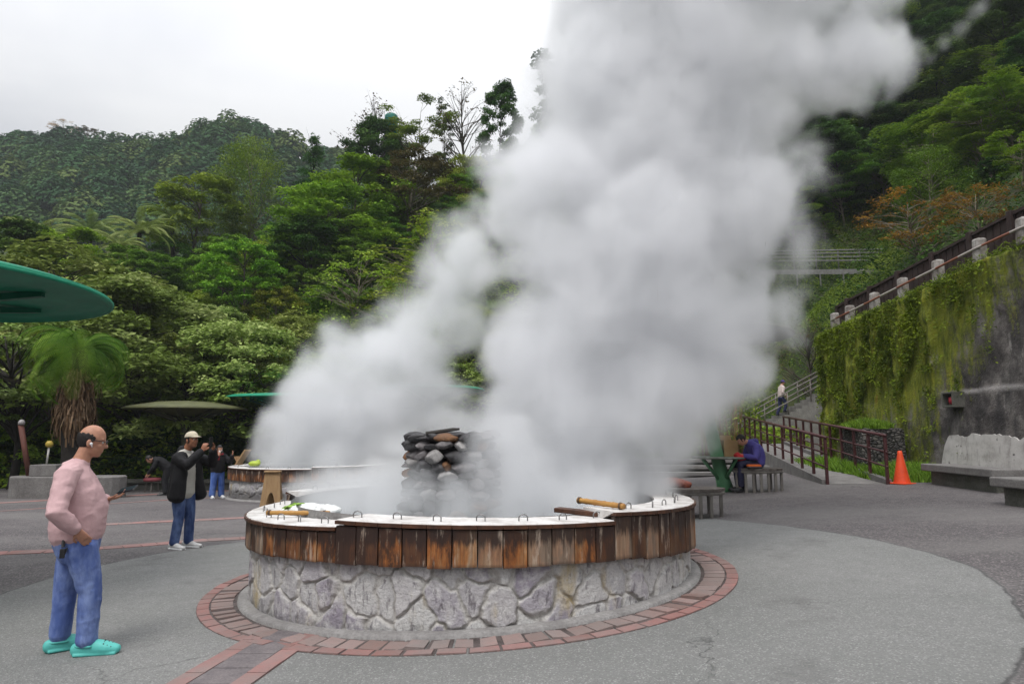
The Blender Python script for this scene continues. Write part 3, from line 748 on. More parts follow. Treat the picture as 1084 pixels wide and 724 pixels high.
# ------------------------------------------------------------------ D shaped benches with many posts
DECK = M('grey weathered decking', (.155, .135, .12), (.075, .062, .055), 8, .7, .004, stretch=(1, 1, 1))
POSTM = M('grey bench post', (.20, .185, .165), (.10, .09, .08), 9, .75, .004, stretch=(1, 1, .25))
def bench(label, c, w, d, h, rz, nl, seed):
    root = thing('curved_bench', label, 'bench', c, rz, 'curved plank benches'); rr = random.Random(seed)
    # planks radiating: strips across a rounded D
    n = 11; m = MB()
    def hw(t): return d*(1-abs(t)**2.6)**.5
    for k in range(n):
        x0 = -w+2*w*k/n+.003; x1 = -w+2*w*(k+1)/n-.003; q = []
        for x in (x0, x1):
            y = hw(min(.995, abs(x)/w))
            q += [(x, -y, h-.045), (x, -y, h), (x, y*.55, h), (x, y*.55, h-.045)]
        dz = rr.uniform(-.002, .002); q = [(a, b, e+dz) for a, b, e in q]; m.cur = rr.random()+.01
        m.add(q, [(0, 1, 2, 3), (4, 7, 6, 5), (0, 4, 5, 1), (1, 5, 6, 2), (2, 6, 7, 3), (3, 7, 4, 0)])
    m.build('seat', DECK, root)
    m = MB(); pts = []
    for k in range(25):
        t = -0.97+1.94*k/24; pts.append((t*w*.96, -hw(abs(t))*.93, h-.075))
    m.tube(pts, .030, 6); m.build('apron', POSTM, root)
    for k in range(nl):
        t = -.88+1.76*k/(nl-1); MB().box((t*w*.95, -hw(abs(t))*.88, (h-.05)/2-.03), (.055, .05, h+.0), bev=.006).build('leg', POSTM, root)
    for k in range(3): MB().box(((k-1)*w*.6, d*.42, (h-.05)/2-.03), (.055, .05, h), bev=.006).build('leg', POSTM, root)
    return root
c = G(808, 521); bench('curved grey plank bench with the child in purple sitting on it', (c.x, c.y+.35, c.z), .56, .42, .50, -.1, 7, 1)
BENCH1 = (c.x, c.y+.35, c.z+.50)
c = G(738, 549); bench('curved grey plank bench close behind the right side of the front basin', (c.x-.05, c.y+.40, c.z), .62, .46, .47, -.15, 7, 2)
cb_ = (c.x-.05, c.y+.40, c.z+.47)
b = thing('cloth_bundle', 'crumpled rust red cloth bundle left on the bench behind the front basin', 'bundle', (cb_[0]-.22, cb_[1], cb_[2]))
remesh(MB().ell((0, 0, .06), (.24, .17, .08), 16, 8).ell((.15, -.05, .05), (.12, .1, .06), 12, 8), 'cloth', M('rust red cloth', (.30, .085, .05), (.2, .05, .035), 8, .8), b, .015, 2, .03, (9, 9, 9), 5)

# ------------------------------------------------------------------ ramp and railings
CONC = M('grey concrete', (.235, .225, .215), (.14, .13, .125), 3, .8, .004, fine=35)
CONCD = M('dark grey concrete', (.15, .145, .13), (.075, .078, .06), 2.5, .85, .005, fine=30)  # darker concrete for plinths, risers, niche box and low wall
BROWN = M('red brown painted steel', (.075, .022, .022), (.045, .014, .016), 6, .45, .002, spec=.4)
RA0, RA1 = G(876, 512.6), Vector((9.3, 27.5, 1.22)); RB0 = G(940, 512.6); RB1 = Vector((10.75, 27.2, 1.22))
def rz_(t): return RA0.z*(1-t)+1.22*t
def lerp(a, b, t): return a+(b-a)*t
m = MB(); q = []; N = 12
for k in range(N+1):
    t = k/N; a = lerp(RA0, RA1, t); b = lerp(RB0, RB1, t); a.z = lerp(zp(RA0.x, RA0.y)+.006, 1.22, t); b.z = a.z
    if k == 0: b.z = zp(b.x, b.y)+.006
    q += [a, b, Vector((b.x, b.y, b.z-1.4)), Vector((a.x, a.y, a.z-1.4))]
for k in range(N):
    for j in range(4): m.add([], [])
fs = []
for k in range(N):
    for j in range(4): fs.append((k*4+j, k*4+(j+1) % 4, k*4+4+(j+1) % 4, k*4+4+j))
m.add(q, fs); o = m.build('ramp', CONC); tag(o, kind='structure')
def kerb(a0, a1, side):
    m = MB(); q = []
    for k in range(N+1):
        t = k/N; a = lerp(a0, a1, t); z = lerp(zp(a0.x, a0.y), 1.22, t); n = .07
        q += [(a.x-n, a.y, z-1.2), (a.x+n, a.y, z-1.2), (a.x+n, a.y, z+.10), (a.x-n, a.y, z+.10)]
    fs = [(0, 1, 2, 3)]
    for k in range(N):
        for j in range(4): fs.append((k*4+j, k*4+(j+1) % 4, k*4+4+(j+1) % 4, k*4+4+j))
    return tag(m.add(q, fs).build('ramp_kerb', CONC), kind='structure')
kerb(RA0+Vector((-.02, .05, 0)), RA1, -1); kerb(RB0+Vector((.05, .05, 0)), RB1, 1)
def railing(label, a0, a1, n, group='ramp railings', h=1.06):
    root = thing('ramp_railing', label, 'railing', a0, 0, group); z0 = zp(a0.x, a0.y)
    pts = []
    for k in range(n):
        t = k/(n-1); a = lerp(a0, a1, t); pts.append(Vector((a.x-a0.x, a.y-a0.y, lerp(z0, 1.22, t)-z0)))
    for p in pts: MB().box((p.x, p.y, p.z+h/2-.02), (.062, .062, h+.02), bev=.008).build('post', BROWN, root)
    ex = (pts[-1]-pts[0]).normalized()
    for nm, hh, r in (('top_rail', h, .036), ('mid_rail', h*.66, .022), ('low_rail', h*.36, .022)):
        MB().tube([pts[0]-ex*.05+Vector((0, 0, hh)), pts[-1]+ex*.05+Vector((0, 0, hh))], r, 8).build(nm, BROWN, root, True)
    return root
railing('dark red brown ramp railing on the side towards the green table', RA0, RA1, 11)
railing('dark red brown ramp railing ending beside the orange cone', RB0, RB1, 11)

# ------------------------------------------------------------------ traffic cone
c = G(955, 512); cone = thing('traffic_cone', 'bright orange traffic cone at the foot of the ramp railing', 'cone', c)
ORANGE = M('orange plastic', (.80, .085, .02), (.62, .06, .018), 5, .4, .001, spec=.45)
MB().lathe([(.17, .02), (.165, .05), (.05, .66), (.045, .70), (.03, .71), (.02, .70)], 28).build('body', ORANGE, cone, True)
MB().box((0, 0, .012), (.40, .40, .028), rz=.5, bev=.01).build('base', ORANGE, cone)

# ------------------------------------------------------------------ mossy retaining wall
WN, WF = Vector((11.25, 8.5)), Vector((10.40, 22.9))
def wx(Y): return WN.x+(WF.x-WN.x)*(Y-WN.y)/(WF.y-WN.y)
def wtop(Y): return np.interp(Y, [8, 14.3, 15.6, 17.1, 18.5, 19.8, 21.2, 22.1, 22.9], [5.75, 5.62, 5.53, 5.38, 5.25, 5.12, 4.98, 4.9, 4.80])
def wall_mat():
    t = NT('stained mossy wall'); v = t.geo(); x, y, z = t.sep(v)
    sv = t.mapv(v, (1, 1, .22)); n = t.noise(v, 1.3, 7, .65); s = t.noise(sv, 2.6, 6, .65, .3); f = t.noise(v, 13, 5, .7)
    c = t.ramp(n, [(.34, (.030, .026, .026)), (.47, (.080, .071, .068)), (.58, (.165, .150, .140)), (.72, (.30, .28, .26))])
    c = t.mix(t.mr(s, .42, .62, .0, .75), c, (.028, .026, .028))
    c = t.mix(t.mr(t.noise(t.mapv(v, (1, 1, .3), (5, 2, 0)), 4.5, 6, .7), .60, .70, 0, .6), c, (.34, .32, .30))
    c = t.mix(t.mr(f, .55, .72, 0, .5), c, (.03, .03, .03))
    # pale pour joint
    jz = t.math('ABSOLUTE', t.math('SUBTRACT', z, t.math('ADD', 2.62, t.math('MULTIPLY', t.math('SUBTRACT', n, .5), .12))))
    c = t.mix(t.math('MULTIPLY', t.mr(jz, .02, .09, .55, 0), t.mr(y, 17.3, 16.2)), c, (.36, .34, .33))
    # moss: thick at the far end and along the top, running down in streaks
    far = t.mr(y, 14.0, 18.5); hi = t.mr(z, 1.8, 5.2)
    k = t.math('ADD', t.math('MULTIPLY', far, .74), t.math('MULTIPLY', hi, .60))
    k = t.math('ADD', k, t.math('MULTIPLY', t.math('SUBTRACT', s, .5), 1.25)); k = t.math('ADD', k, t.math('MULTIPLY', t.math('SUBTRACT', f, .5), .6))
    moss = t.ramp(t.noise(sv, 6, 5, .65), [(.3, (.040, .055, .008)), (.48, (.14, .165, .016)), (.62, (.22, .23, .022)), (.75, (.20, .12, .02))])
    c = t.mix(t.mr(k, .52, .80), c, moss)
    t.col(c); t.rough(.9); t.bump(t.math('ADD', f, t.math('MULTIPLY', k, .8)), .05, .7); return t.m
WALLM = wall_mat()
ny, nz_ = 300, 90
Y, T = np.meshgrid(np.linspace(8.5, 22.9, ny), np.linspace(0, 1, nz_), indexing='ij')
base = zpv(np.full(ny, 10.9), np.linspace(8.5, 22.9, ny))[:, None]-.1
Z = base+(wtop(Y)+(fbm(Y*1.7, Y*0, None, 5)-.5)*.22-base)*T
mossy = np.clip((Y-15.5)/5, 0, 1)*.6+np.clip((Z-2.8)/2.4, 0, 1)*.6+(fbm(Y*2.2, Z*.6, None, 8)-.5)*1.6
mossy = np.clip((mossy-.55)*3, 0, 1)
X = wx(Y)-.10*(1-T)+.06*(Z > 2.66)*(Y < 17)-(fbm(Y*1.1, Z*1.1, None, 6, 5)-.5)*.12-mossy*(.04+.14*fbm(Y*6, Z*3, None, 9))
V1 = np.stack([X, Y, Z], -1)
yy = Y[:, -1]
Vt = np.stack([np.stack([wx(yy)+.6, yy, Z[:, -1]+.02], -1)], 1)
Vb = np.stack([np.stack([wx(yy)+.6, yy, base[:, 0]-.1], -1)], 1)
Vall = np.concatenate([V1, Vt, Vb], 1); n2 = nz_+2
I = np.arange(ny*n2).reshape(ny, n2)
F = np.stack([I[:-1, :-1], I[:-1, 1:], I[1:, 1:], I[1:, :-1]], -1).reshape(-1, 4)
e = I[-1]; cap = []
for k in range(nz_-1): cap.append((e[k], e[k+1], e[nz_], e[nz_+1]) if k == nz_-2 else (e[k], e[k+1], e[nz_+1], e[nz_+1]))
me = bpy.data.meshes.new('retaining_wall'); me.from_pydata(Vall.reshape(-1, 3).tolist(), [], F.tolist()+[tuple(dict.fromkeys(map(int, q))) for q in cap]); me.polygons.foreach_set('use_smooth', [True]*len(me.polygons))
wall = link('retaining_wall', me, WALLM); tag(wall, 'tall stained retaining wall with moss streaming down its far end', 'wall')
# whitewashed plaster left on its foot
t = NT('flaking pale plaster'); v = t.geo(); n = t.noise(v, 3, 6, .65); s = t.noise(t.mapv(v, (1, 1, .2)), 9, 5, .65)
cc = t.ramp(n, [(.3, (.30, .28, .265)), (.5, (.46, .44, .42)), (.7, (.54, .52, .50))]); cc = t.mix(t.mr(s, .55, .68, 0, .6), cc, (.22, .20, .19)); cc = t.mix(t.mr(t.noise(v, 7, 5), .64, .70, 0, .9), cc, (.06, .05, .05))
t.col(cc); t.rough(.85); t.bump(n, .03, .5)
yl = np.linspace(9.0, 17.1, 120); top = []
for y_ in yl:
    h = 1.62+.0*y_+(fbm(np.array([y_*3.]), np.array([1.]), None, 4)[0]-.5)*.30+(fbm(np.array([y_*14.]), np.array([3.]), None, 4)[0]-.5)*.07
    if y_ > 16.8: h -= (y_-16.8)*2.2
    top.append(h)
q = []; fs = []
for k, y_ in enumerate(yl):
    xw = wx(y_)-.150; b0 = zp(10.9, y_)-.05; q += [(xw-.02, y_, b0), (xw+.02, y_, top[k]), (xw+.30, y_, top[k]+.0), (xw+.30, y_, b0)]
for k in range(len(yl)-1):
    for j in range(3): fs.append((k*4+j, k*4+4+j, k*4+5+j, k*4+1+j))
fs.append((len(yl)*4-4, len(yl)*4-3, len(yl)*4-2, len(yl)*4-1))
MB().add(q, fs).build('plaster_patch', t.m, wall)
# niche box
yb = 16.45; zb = P(996, 430, yb).z; nb = thing('niche_box', 'small concrete box with a red lantern inside, fixed high on the stained wall', 'niche box', (wx(yb)-.16, yb, zb))
for (cc_, dd) in (((0, 0, 0), (.34, .40, .05)), ((0, 0, .32), (.34, .40, .04)), ((0, -.185, .16), (.34, .035, .28)), ((0, .185, .16), (.34, .035, .28)), ((.14, 0, .16), (.05, .335, .28))): MB().box(cc_, dd, bev=.006).build('panel', CONCD, nb)
MB().lathe([(0, .20), (.09, .18), (.10, .10), (.09, .02), (0, .0)], 14, (-.02, 0, .035)).build('red_lantern', M('red glass', (.42, .02, .035), (.3, .015, .03), 6, .3), nb, True)

# ------------------------------------------------------------------ fence on top of the wall
WHITE = M('chipped white concrete post', (.50, .48, .45), (.17, .14, .12), 4, .8, .006, fine=12)
BOARD = M('dark stained fence boards', (.045, .027, .024), (.022, .014, .013), 5, .75, .006, stretch=(1, 1, .3))
REDW = NT('red and white pipe'); _v = REDW.geo(); _s = REDW.sep(_v)[1]
REDW.col(REDW.mix(REDW.mr(REDW.math('FRACT', REDW.math('MULTIPLY', _s, .62)), .5, .53), (.24, .09, .055), (.40, .36, .33))); REDW.rough(.5); REDW = REDW.m
ys_ = [12.9, 14.3, 15.6, 17.05, 18.5, 19.85, 21.2, 22.1]
fence = thing('wall_top_fence', 'dark board fence with white concrete posts and a striped pipe rail above the wall', 'fence', (wx(17), 17, 5.3))
def L(v): return Vector((v[0]-wx(17), v[1]-17, v[2]-5.3))
rp = []
for k, y_ in enumerate(ys_):
    z = float(wtop(y_))+.06; x = wx(y_)+.14; rr = random.Random(k)
    MB().box(L((x, y_, z+.28)), (.24, .27, .60), rz=rr.uniform(-.1, .1), rx=rr.uniform(-.05, .05), bev=.05, top=(.92, .92)).build('white_post', WHITE, fence)
    rp.append(L((x-.12, y_, z+.33)))
ex = rp[0]-rp[1]; MB().tube([rp[0]+ex]+rp, .030, 8).build('pipe_rail', REDW, fence, True)
m = MB(); y_ = 11.0; k = 0
while y_ < 22.6:
    x = wx(y_)+.50; z = float(wtop(y_)); rr = random.Random(k)
    m.cur = rr.random()+.01; m.box(L((x, y_+.115, z+.50+rr.uniform(-.015, .015))), (.035, .222, .92)); y_ += .23; k += 1
m.build('boards', BOARD, fence)
capp = [L((wx(y_)+.50, y_, float(wtop(y_))+.985)) for y_ in np.linspace(11, 22.6, 14)]
m = MB()
for a, b in zip(capp, capp[1:]):
    n = Vector((.06, 0, 0)); u = Vector((0, 0, .035)); q = [a-n-u, a+n-u, a+n+u, a-n+u, b-n-u, b+n-u, b+n+u, b-n+u]
    m.add(q, [(0, 1, 2, 3), (4, 7, 6, 5), (0, 4, 5, 1), (1, 5, 6, 2), (2, 6, 7, 3), (3, 7, 4, 0)])
m.build('top_board', BOARD, fence)
for y_ in (13.6, 15.0, 16.3, 17.7, 19.2, 20.6, 21.9): MB().box(L((wx(y_)+.47, y_, float(wtop(y_))+.52)), (.14, .15, 1.1), bev=.01).build('board_post', BOARD, fence)

# ------------------------------------------------------------------ stone planter by the ramp, benches under the wall
m = MB(); rr = random.Random(5)
pl = thing('stone_planter', 'low block of dark stacked stones with moss on top, behind the cone', 'planter', (9.72, 18.6, zp(9.7, 18.6)))
t = NT('dark stacked stone'); v = t.obj(); vv = t.mapv(v, (1, 1, 1.6)); d_ = t.vor(vv, 8, 'DISTANCE_TO_EDGE'); cc = t.vor(vv, 8, 'F1', 'Color')
c_ = t.mix(t.sep(cc)[0], (.05, .047, .045), (.13, .12, .11)); c_ = t.mix(t.mr(d_, .01, .08, 1, 0), c_, (.012, .012, .012)); t.col(c_); t.rough(.85); t.bump(t.mr(d_, 0, .2), .08, .9)
hpl = P(930, 453, 18.2).z-zp(9.7, 18.6)
MB().box((0, 0, hpl/2), (1.15, 1.3, hpl), bev=.08, top=(.94, .95)).build('block', t.m, pl)
m = MB()
def slab_bench(label, pts, depth, h):
    """pts front edge on the ground; depth towards +n"""
    a, b = Vector(pts[0]), Vector(pts[1]); d = (b-a); L_ = d.length; rz = math.atan2(d.y, d.x); c = (a+b)/2
    root = thing('concrete_bench', label, 'bench', (c.x, c.y, min(a.z, b.z)), rz, 'concrete slab benches under the wall')
    MB().box((0, depth/2, h-.075), (L_, depth, .15), bev=.02).build('seat', CONC, root)
    MB().box((0, depth/2+.06, (h-.15)/2-.03), (L_-.25, depth-.15, h-.15+.06), bev=.01).build('plinth', CONCD, root)
    return root
a, b = G(976, 512), G(1052, 523); slab_bench('long concrete slab bench running along the foot of the plastered wall', (b+Vector((0, -.1, 0)), a), .55, .44) if False else None
def slab2(label, a, b, nrm, depth, h):
    d = (b-a); rz = math.atan2(d.y, d.x); c = (a+b)/2; side = 1 if Vector((-d.y, d.x)).dot(Vector(nrm)) > 0 else -1
    root = thing('concrete_bench', label, 'bench', (c.x, c.y, min(a.z, b.z)), rz, 'concrete slab benches under the wall')
    MB().box((0, side*depth/2, h-.075), (d.length, depth, .15), bev=.02).build('seat', CONC, root)
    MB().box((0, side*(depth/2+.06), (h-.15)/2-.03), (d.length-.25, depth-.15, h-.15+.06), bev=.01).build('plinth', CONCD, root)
slab2('long concrete slab bench running along the foot of the plastered wall', a, b, (1, 0), .60, .44)
a, b = G(1049, 534), G(1160, 548); slab2('nearer concrete slab bench, standing forward of the long one', a, b, (0, 1), .60, .44)

# ------------------------------------------------------------------ stairs with handrails, far right
sx0, sx1, sy0, sy1 = 8.9, 15.3, 32.0, 33.6; ns = 22
strs = thing('concrete_stairs', 'concrete flight of stairs climbing the hill behind the ramp', 'stairs', (sx0, sy0, .55))
STC = M('pale stair concrete', (.30, .285, .265), (.17, .16, .15), 2.5, .85, .004, fine=25)
m = MB()
def tread(x): return 2.56+.52*(x-13)
for k in range(ns):
    x0 = sx0+(sx1-sx0)*k/ns; x1 = sx0+(sx1-sx0)*(k+1)/ns; z = tread((x0+x1)/2)-.55
    m.box(((x0+x1)/2-sx0, .8, (z-.6)/2), (x1-x0-.002, 1.6, z+.6))
m.build('steps', STC, strs)
PIPE = M('dull pipe rail', (.20, .185, .17), (.10, .08, .07), 7, .5, .001, metal=.2)
for off, nm in ((.05, 'near'), (1.5, 'far')):
    m = MB()
    hr = thing('stair_handrail', 'double pipe handrail on the %s side of the concrete stairs' % ('open lower' if nm == 'near' else 'uphill'), 'handrail', (sx0, sy0+off, .55), 0, 'stair handrails')
    for hh in (.55, 1.02): MB().tube([(0.6, 0, tread(sx0+.6)+hh-.55), (sx1-sx0, 0, tread(sx1)+hh-.55)], .032, 8).build('rail', PIPE, hr, True)
    for k in range(6):
        x = .7+k*1.1; MB().tube([(x, 0, tread(sx0+x)-.6), (x, 0, tread(sx0+x)+1.02-.55)], .028, 8).build('post', PIPE, hr, True)
# concrete side wall in front of the stairs on the left of the wall end
# low terraced steps behind the table
c0 = P(690, 500, 20); 
ts = thing('terrace_steps', 'low wide concrete steps behind the round green table', 'steps', (5.3, 19.6, zp(5.3, 19.6)))
for k in range(3):
    MB().box((.1*k, .45+k*.42, .09+.17*k), (4.6-.3*k, .42, .10), bev=.01).build('tread', CONC, ts)
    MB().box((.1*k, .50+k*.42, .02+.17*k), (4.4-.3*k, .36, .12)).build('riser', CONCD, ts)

# ------------------------------------------------------------------ guard rails on the hill road
GALV = M('dull galvanised rail', (.24, .235, .23), (.13, .125, .12), 5, .6, .002, metal=.15)
def guardrail(label, p0, p1, n, heights, r, flat=False):
    pts = [hit(lerp(p0[0], p1[0], k/(n-1)), lerp(p0[1], p1[1], k/(n-1)), 27, 110) for k in range(n)]
    kk = list(range(n)); kf = np.polyfit(kk, [p.y for p in pts], 1); pts = [P(lerp(p0[0], p1[0], k/(n-1)), lerp(p0[1], p1[1], k/(n-1)), float(np.polyval(kf, k))) for k in kk]
    root = thing('guardrail', label, 'guardrail', pts[0], 0, 'guardrails of the hill road')
    q = [p-pts[0] for p in pts]; dd = q[-1]-q[0]
    for p in q: MB().box(p+Vector((0, 0, (heights[-1]-.6)/2)), (.07, .07, heights[-1]+.6)).build('post', GALV, root)
    for hh in heights:
        if flat: MB().box((q[0]+q[-1])/2+Vector((0, -.06, hh)), ((q[-1]-q[0]).length, .05, .30), rz=math.atan2(dd.y, dd.x), ry=-math.atan2(dd.z, math.hypot(dd.x, dd.y))).build('rail', GALV, root)
        else: MB().tube([q[0]+Vector((0, -.06, hh)), q[-1]+Vector((0, -.06, hh))], r, 6).build('rail', GALV, root)
guardrail('pale flat beam guardrail across the grassy bank above the stairs', (770, 293), (942, 293), 8, [.30], .05, True)
guardrail('pipe guardrail with several thin bars, above the flat beam one', (770, 281), (935, 281), 8, [.3, .55, .8, 1.0], .045)
guardrail('thin pale guardrail on the hillside left of the main steam column', (425, 266), (520, 266), 6, [.25, .5], .035)
# green tank on the crest
c = P(414, 137, 63); tk = thing('water_tank', 'teal green cylindrical water tank on the hill crest', 'water tank', (c.x, 63, c.z-1.2))
TEAL = M('teal tank', (.02, .20, .16), (.015, .15, .12), 3, .5)
MB().lathe([(0, 2.75), (.45, 2.7), (.62, 2.55), (.64, 2.4), (.64, 0), (0, 0)], 20).build('tank', TEAL, tk, True)
for k in range(3): MB().lathe([(.645, .5+k*.8), (.67, .52+k*.8), (.67, .58+k*.8), (.645, .6+k*.8)], 20).build('band', TEAL, tk)
MB().lathe([(0, -.02), (1.0, -.02), (1.0, -3), (0, -3)], 16).build('base', CONC, tk)

# ------------------------------------------------------------------ left side: planters, low wall, posts, stool
c = G(60, 528); LP = thing('concrete_planter', 'big curved concrete planter block behind the man in the pink sweater', 'planter', (c.x-.05, c.y+.55, c.z-.03))
pts = []
for k in range(9): a = PI/2+PI*k/8; pts.append((-1.15+.5*math.cos(a), .5*math.sin(a)))
for k in range(9): a = -PI/2+PI*k/8; pts.append((1.15+.5*math.cos(a), .5*math.sin(a)))
m = MB(); n = len(pts)
q = [(x, y, z_) for z_ in (-.1, .62) for x, y in pts]+[(x*.985, y*.96, .645) for x, y in pts]
fs = [(k+j*n, (k+1) % n+j*n, (k+1) % n+n+j*n, k+n+j*n) for j in (0, 1) for k in range(n)]+[tuple(range(2*n, 3*n))]
m.add(q, fs).build('block', CONC, LP)
c2 = P(54, 505, c.y+.7); ub = thing('concrete_block', 'smaller square concrete block sitting on the big curved planter', 'block', (c2.x, c.y+.6, c.z-.03+.646))
MB().box((0, 0, .165), (.78, .62, .33), bev=.015).build('block', CONC, ub)
# lamp on the block
lp = thing('garden_lamp', 'short white garden lamp with a yellow head on the concrete block', 'lamp', (c2.x-.10, c.y+.6, c.z+.62+.325))
MB().tube([(0, 0, 0), (.03, 0, .5)], .028, 8).build('post', M('white lamp post', (.55, .54, .50), None, 8), lp, True)
MB().lathe([(0, .20), (.06, .19), (.10, .13), (.10, .06), (.05, .0), (0, 0)], 14, (.03, 0, .5)).build('lamp_head', M('yellow lamp glass', (.45, .33, .06), (.3, .22, .05), 9, .35), lp, True)
bp = P(19, 506, c.y+.1); b0 = thing('rusty_post', 'tall rusty brown post with a small lamp cap, standing in the planter', 'post', (bp.x, c.y+.55, c.z+.61))
tp = P(24, 449, c.y+.6); MB().tube([(0, 0, 0), (tp.x-bp.x-.02, 0, tp.z-c.z-.61)], .075, 10).build('pole', M('rusty brown pole', (.13, .05, .035), (.08, .03, .025), 7, .7), b0, True)
MB().lathe([(0, .16), (.05, .15), (.09, .09), (.09, .0), (0, 0)], 12, (tp.x-bp.x, 0, tp.z-c.z-.63)).build('lamp_cap', M('grey lamp cap', (.36, .34, .34), None, 9, .4), b0, True)
a, b = G(112, 518), G(262, 515); a.y = b.y = 23.6; 
lw = thing('low_wall', 'long low concrete seat wall along the edge of the trees on the left', 'wall', (-9.0, 24.2, zp(-9, 24.2)))
MB().box((0, 0, .30), (15, .50, .12), bev=.015).build('coping', CONCD, lw); MB().box((0, .05, .10), (14.8, .38, .30)).build('base', CONCD, lw)
for k in range(3): MB().box((-5+k*2.6, 0, .56), (.95, .30, .40), bev=.02).build('sign_block', CONCD, lw) if False else None
c = G(161, 517); stl = thing('red_stool', 'small round red topped stool beside the bending person in black', 'stool', (P(161, 510, 23.0).x, 23.0, zp(-12, 23)))
MB().lathe([(0, .46), (.24, .46), (.27, .43), (.27, .37), (.24, .35), (0, .35)], 20).build('seat', M('dull red cushion', (.26, .06, .07), (.19, .045, .055), 8, .6), stl, True)
for k in range(4): a = k*PI/2+.4; MB().tube([(.2*math.cos(a), .2*math.sin(a), 0), (.16*math.cos(a), .16*math.sin(a), .36)], .02, 6).build('leg', PIPE, stl)
# ------------------------------------------------------------------ vegetation
def leaf_mat(name, c1, c2, c3=None, transl=.25, rough=.55, var=.07):
    t = NT(name); a = t.attr('tint'); oi = t.new('ShaderNodeObjectInfo').outputs['Random']
    c = t.ramp(a, [(.0, c1), (.5, c2), (1.0, c3 or tuple(min(1, x*1.35) for x in c2))])
    h = t.new('ShaderNodeHueSaturation'); t.l(c, h.inputs['Color']); t.l(t.mr(oi, 0, 1, .5-var*.35, .5+var*.35), h.inputs['Hue']); t.l(t.mr(t.math('FRACT', t.math('MULTIPLY', oi, 7.31)), 0, 1, .72, 1.22), h.inputs['Value'])
    t.l(h.outputs[0], t.b.inputs['Base Color']); t.rough(rough+.15); t.b.inputs['Specular IOR Level'].default_value = .12
    tr = t.new('ShaderNodeBsdfTranslucent'); t.l(h.outputs[0], tr.inputs[0]); ms = t.new('ShaderNodeMixShader'); ms.inputs[0].default_value = transl
    t.l(t.b.outputs[0], ms.inputs[1]); t.l(tr.outputs[0], ms.inputs[2]); t.l(ms.outputs[0], t.out.inputs['Surface']); return t.m
LM = {
 'olive': leaf_mat('olive leaves', (.10, .155, .012), (.235, .335, .028), (.40, .47, .08)),
 'fresh': leaf_mat('fresh green leaves', (.06, .125, .008), (.155, .28, .02), (.28, .41, .04)),
 'dark': leaf_mat('dark green leaves', (.020, .052, .010), (.056, .125, .020), (.115, .20, .038)),
 'mid': leaf_mat('mid green leaves', (.055, .115, .010), (.14, .25, .024), (.25, .37, .05)),
 'silver': leaf_mat('silvery green leaves', (.085, .13, .022), (.20, .275, .06), (.38, .44, .17)),
 'autumn': leaf_mat('orange autumn leaves', (.10, .06, .016), (.30, .12, .022), (.42, .20, .04), .3),
 'rust': leaf_mat('rust brown leaves', (.055, .04, .015), (.105, .075, .025), (.15, .11, .04)),
 'grass': leaf_mat('bright grass', (.07, .12, .012), (.14, .25, .022), (.24, .36, .05)),
 'far': leaf_mat('far forest leaves', (.030, .075, .028), (.065, .135, .042), (.17, .21, .055), .15),
 'dead': leaf_mat('dead fronds', (.05, .032, .018), (.12, .075, .04), (.2, .14, .085), .1),
 'frond': leaf_mat('fern fronds', (.028, .06, .006), (.10, .175, .015), (.25, .33, .04), .3),
 'moss': leaf_mat('wall creeper leaves', (.08, .105, .010), (.19, .24, .018), (.31, .36, .03), .25),
}
BARK = M('grey brown bark', (.085, .07, .055), (.035, .028, .022), 8, .9, .006, stretch=(1, 1, .3))
BARKP = M('pale bark', (.25, .215, .165), (.12, .10, .075), 8, .9, .005, stretch=(1, 1, .3))
BARKD = M('dark wet bark', (.03, .025, .021), (.014, .012, .011), 8, .85, .005)

def leaf_quads(C, N, size, r, aspect=.5, axis=None, droop=0):
    """rhombic bent leaves: C centres, N normals; returns verts (n*4)"""
    n = len(C)
    a = r.normal(size=(n, 3)) if axis is None else axis
    if droop: a = a*np.array([1, 1, .5])+np.array([0, 0, -droop])
    a -= N*(a*N).sum(1, keepdims=True); a /= np.linalg.norm(a, axis=1, keepdims=True)+1e-9
    b = np.cross(N, a); s = size[:, None]
    q = np.stack([C-a*s, C-b*s*aspect+N*s*.12, C+a*s-N*s*.25, C+b*s*aspect+N*s*.12], 1)
    return q.reshape(-1, 3)
def leaf_mesh(name, C, size, r, tint, aspect=.5, up=1.0, out=None, axis=None, droop=0, rnd=.75):
    N = r.normal(size=C.shape)*rnd; N[:, 2] = np.abs(N[:, 2])+up
    if out is not None: N += out*.6
    N /= np.linalg.norm(N, axis=1, keepdims=True)
    V = leaf_quads(C, N, size, r, aspect, axis, droop); F = np.arange(len(V)).reshape(-1, 4)
    return mesh_np(name, V, F, False, {'tint': np.repeat(tint, 4)})
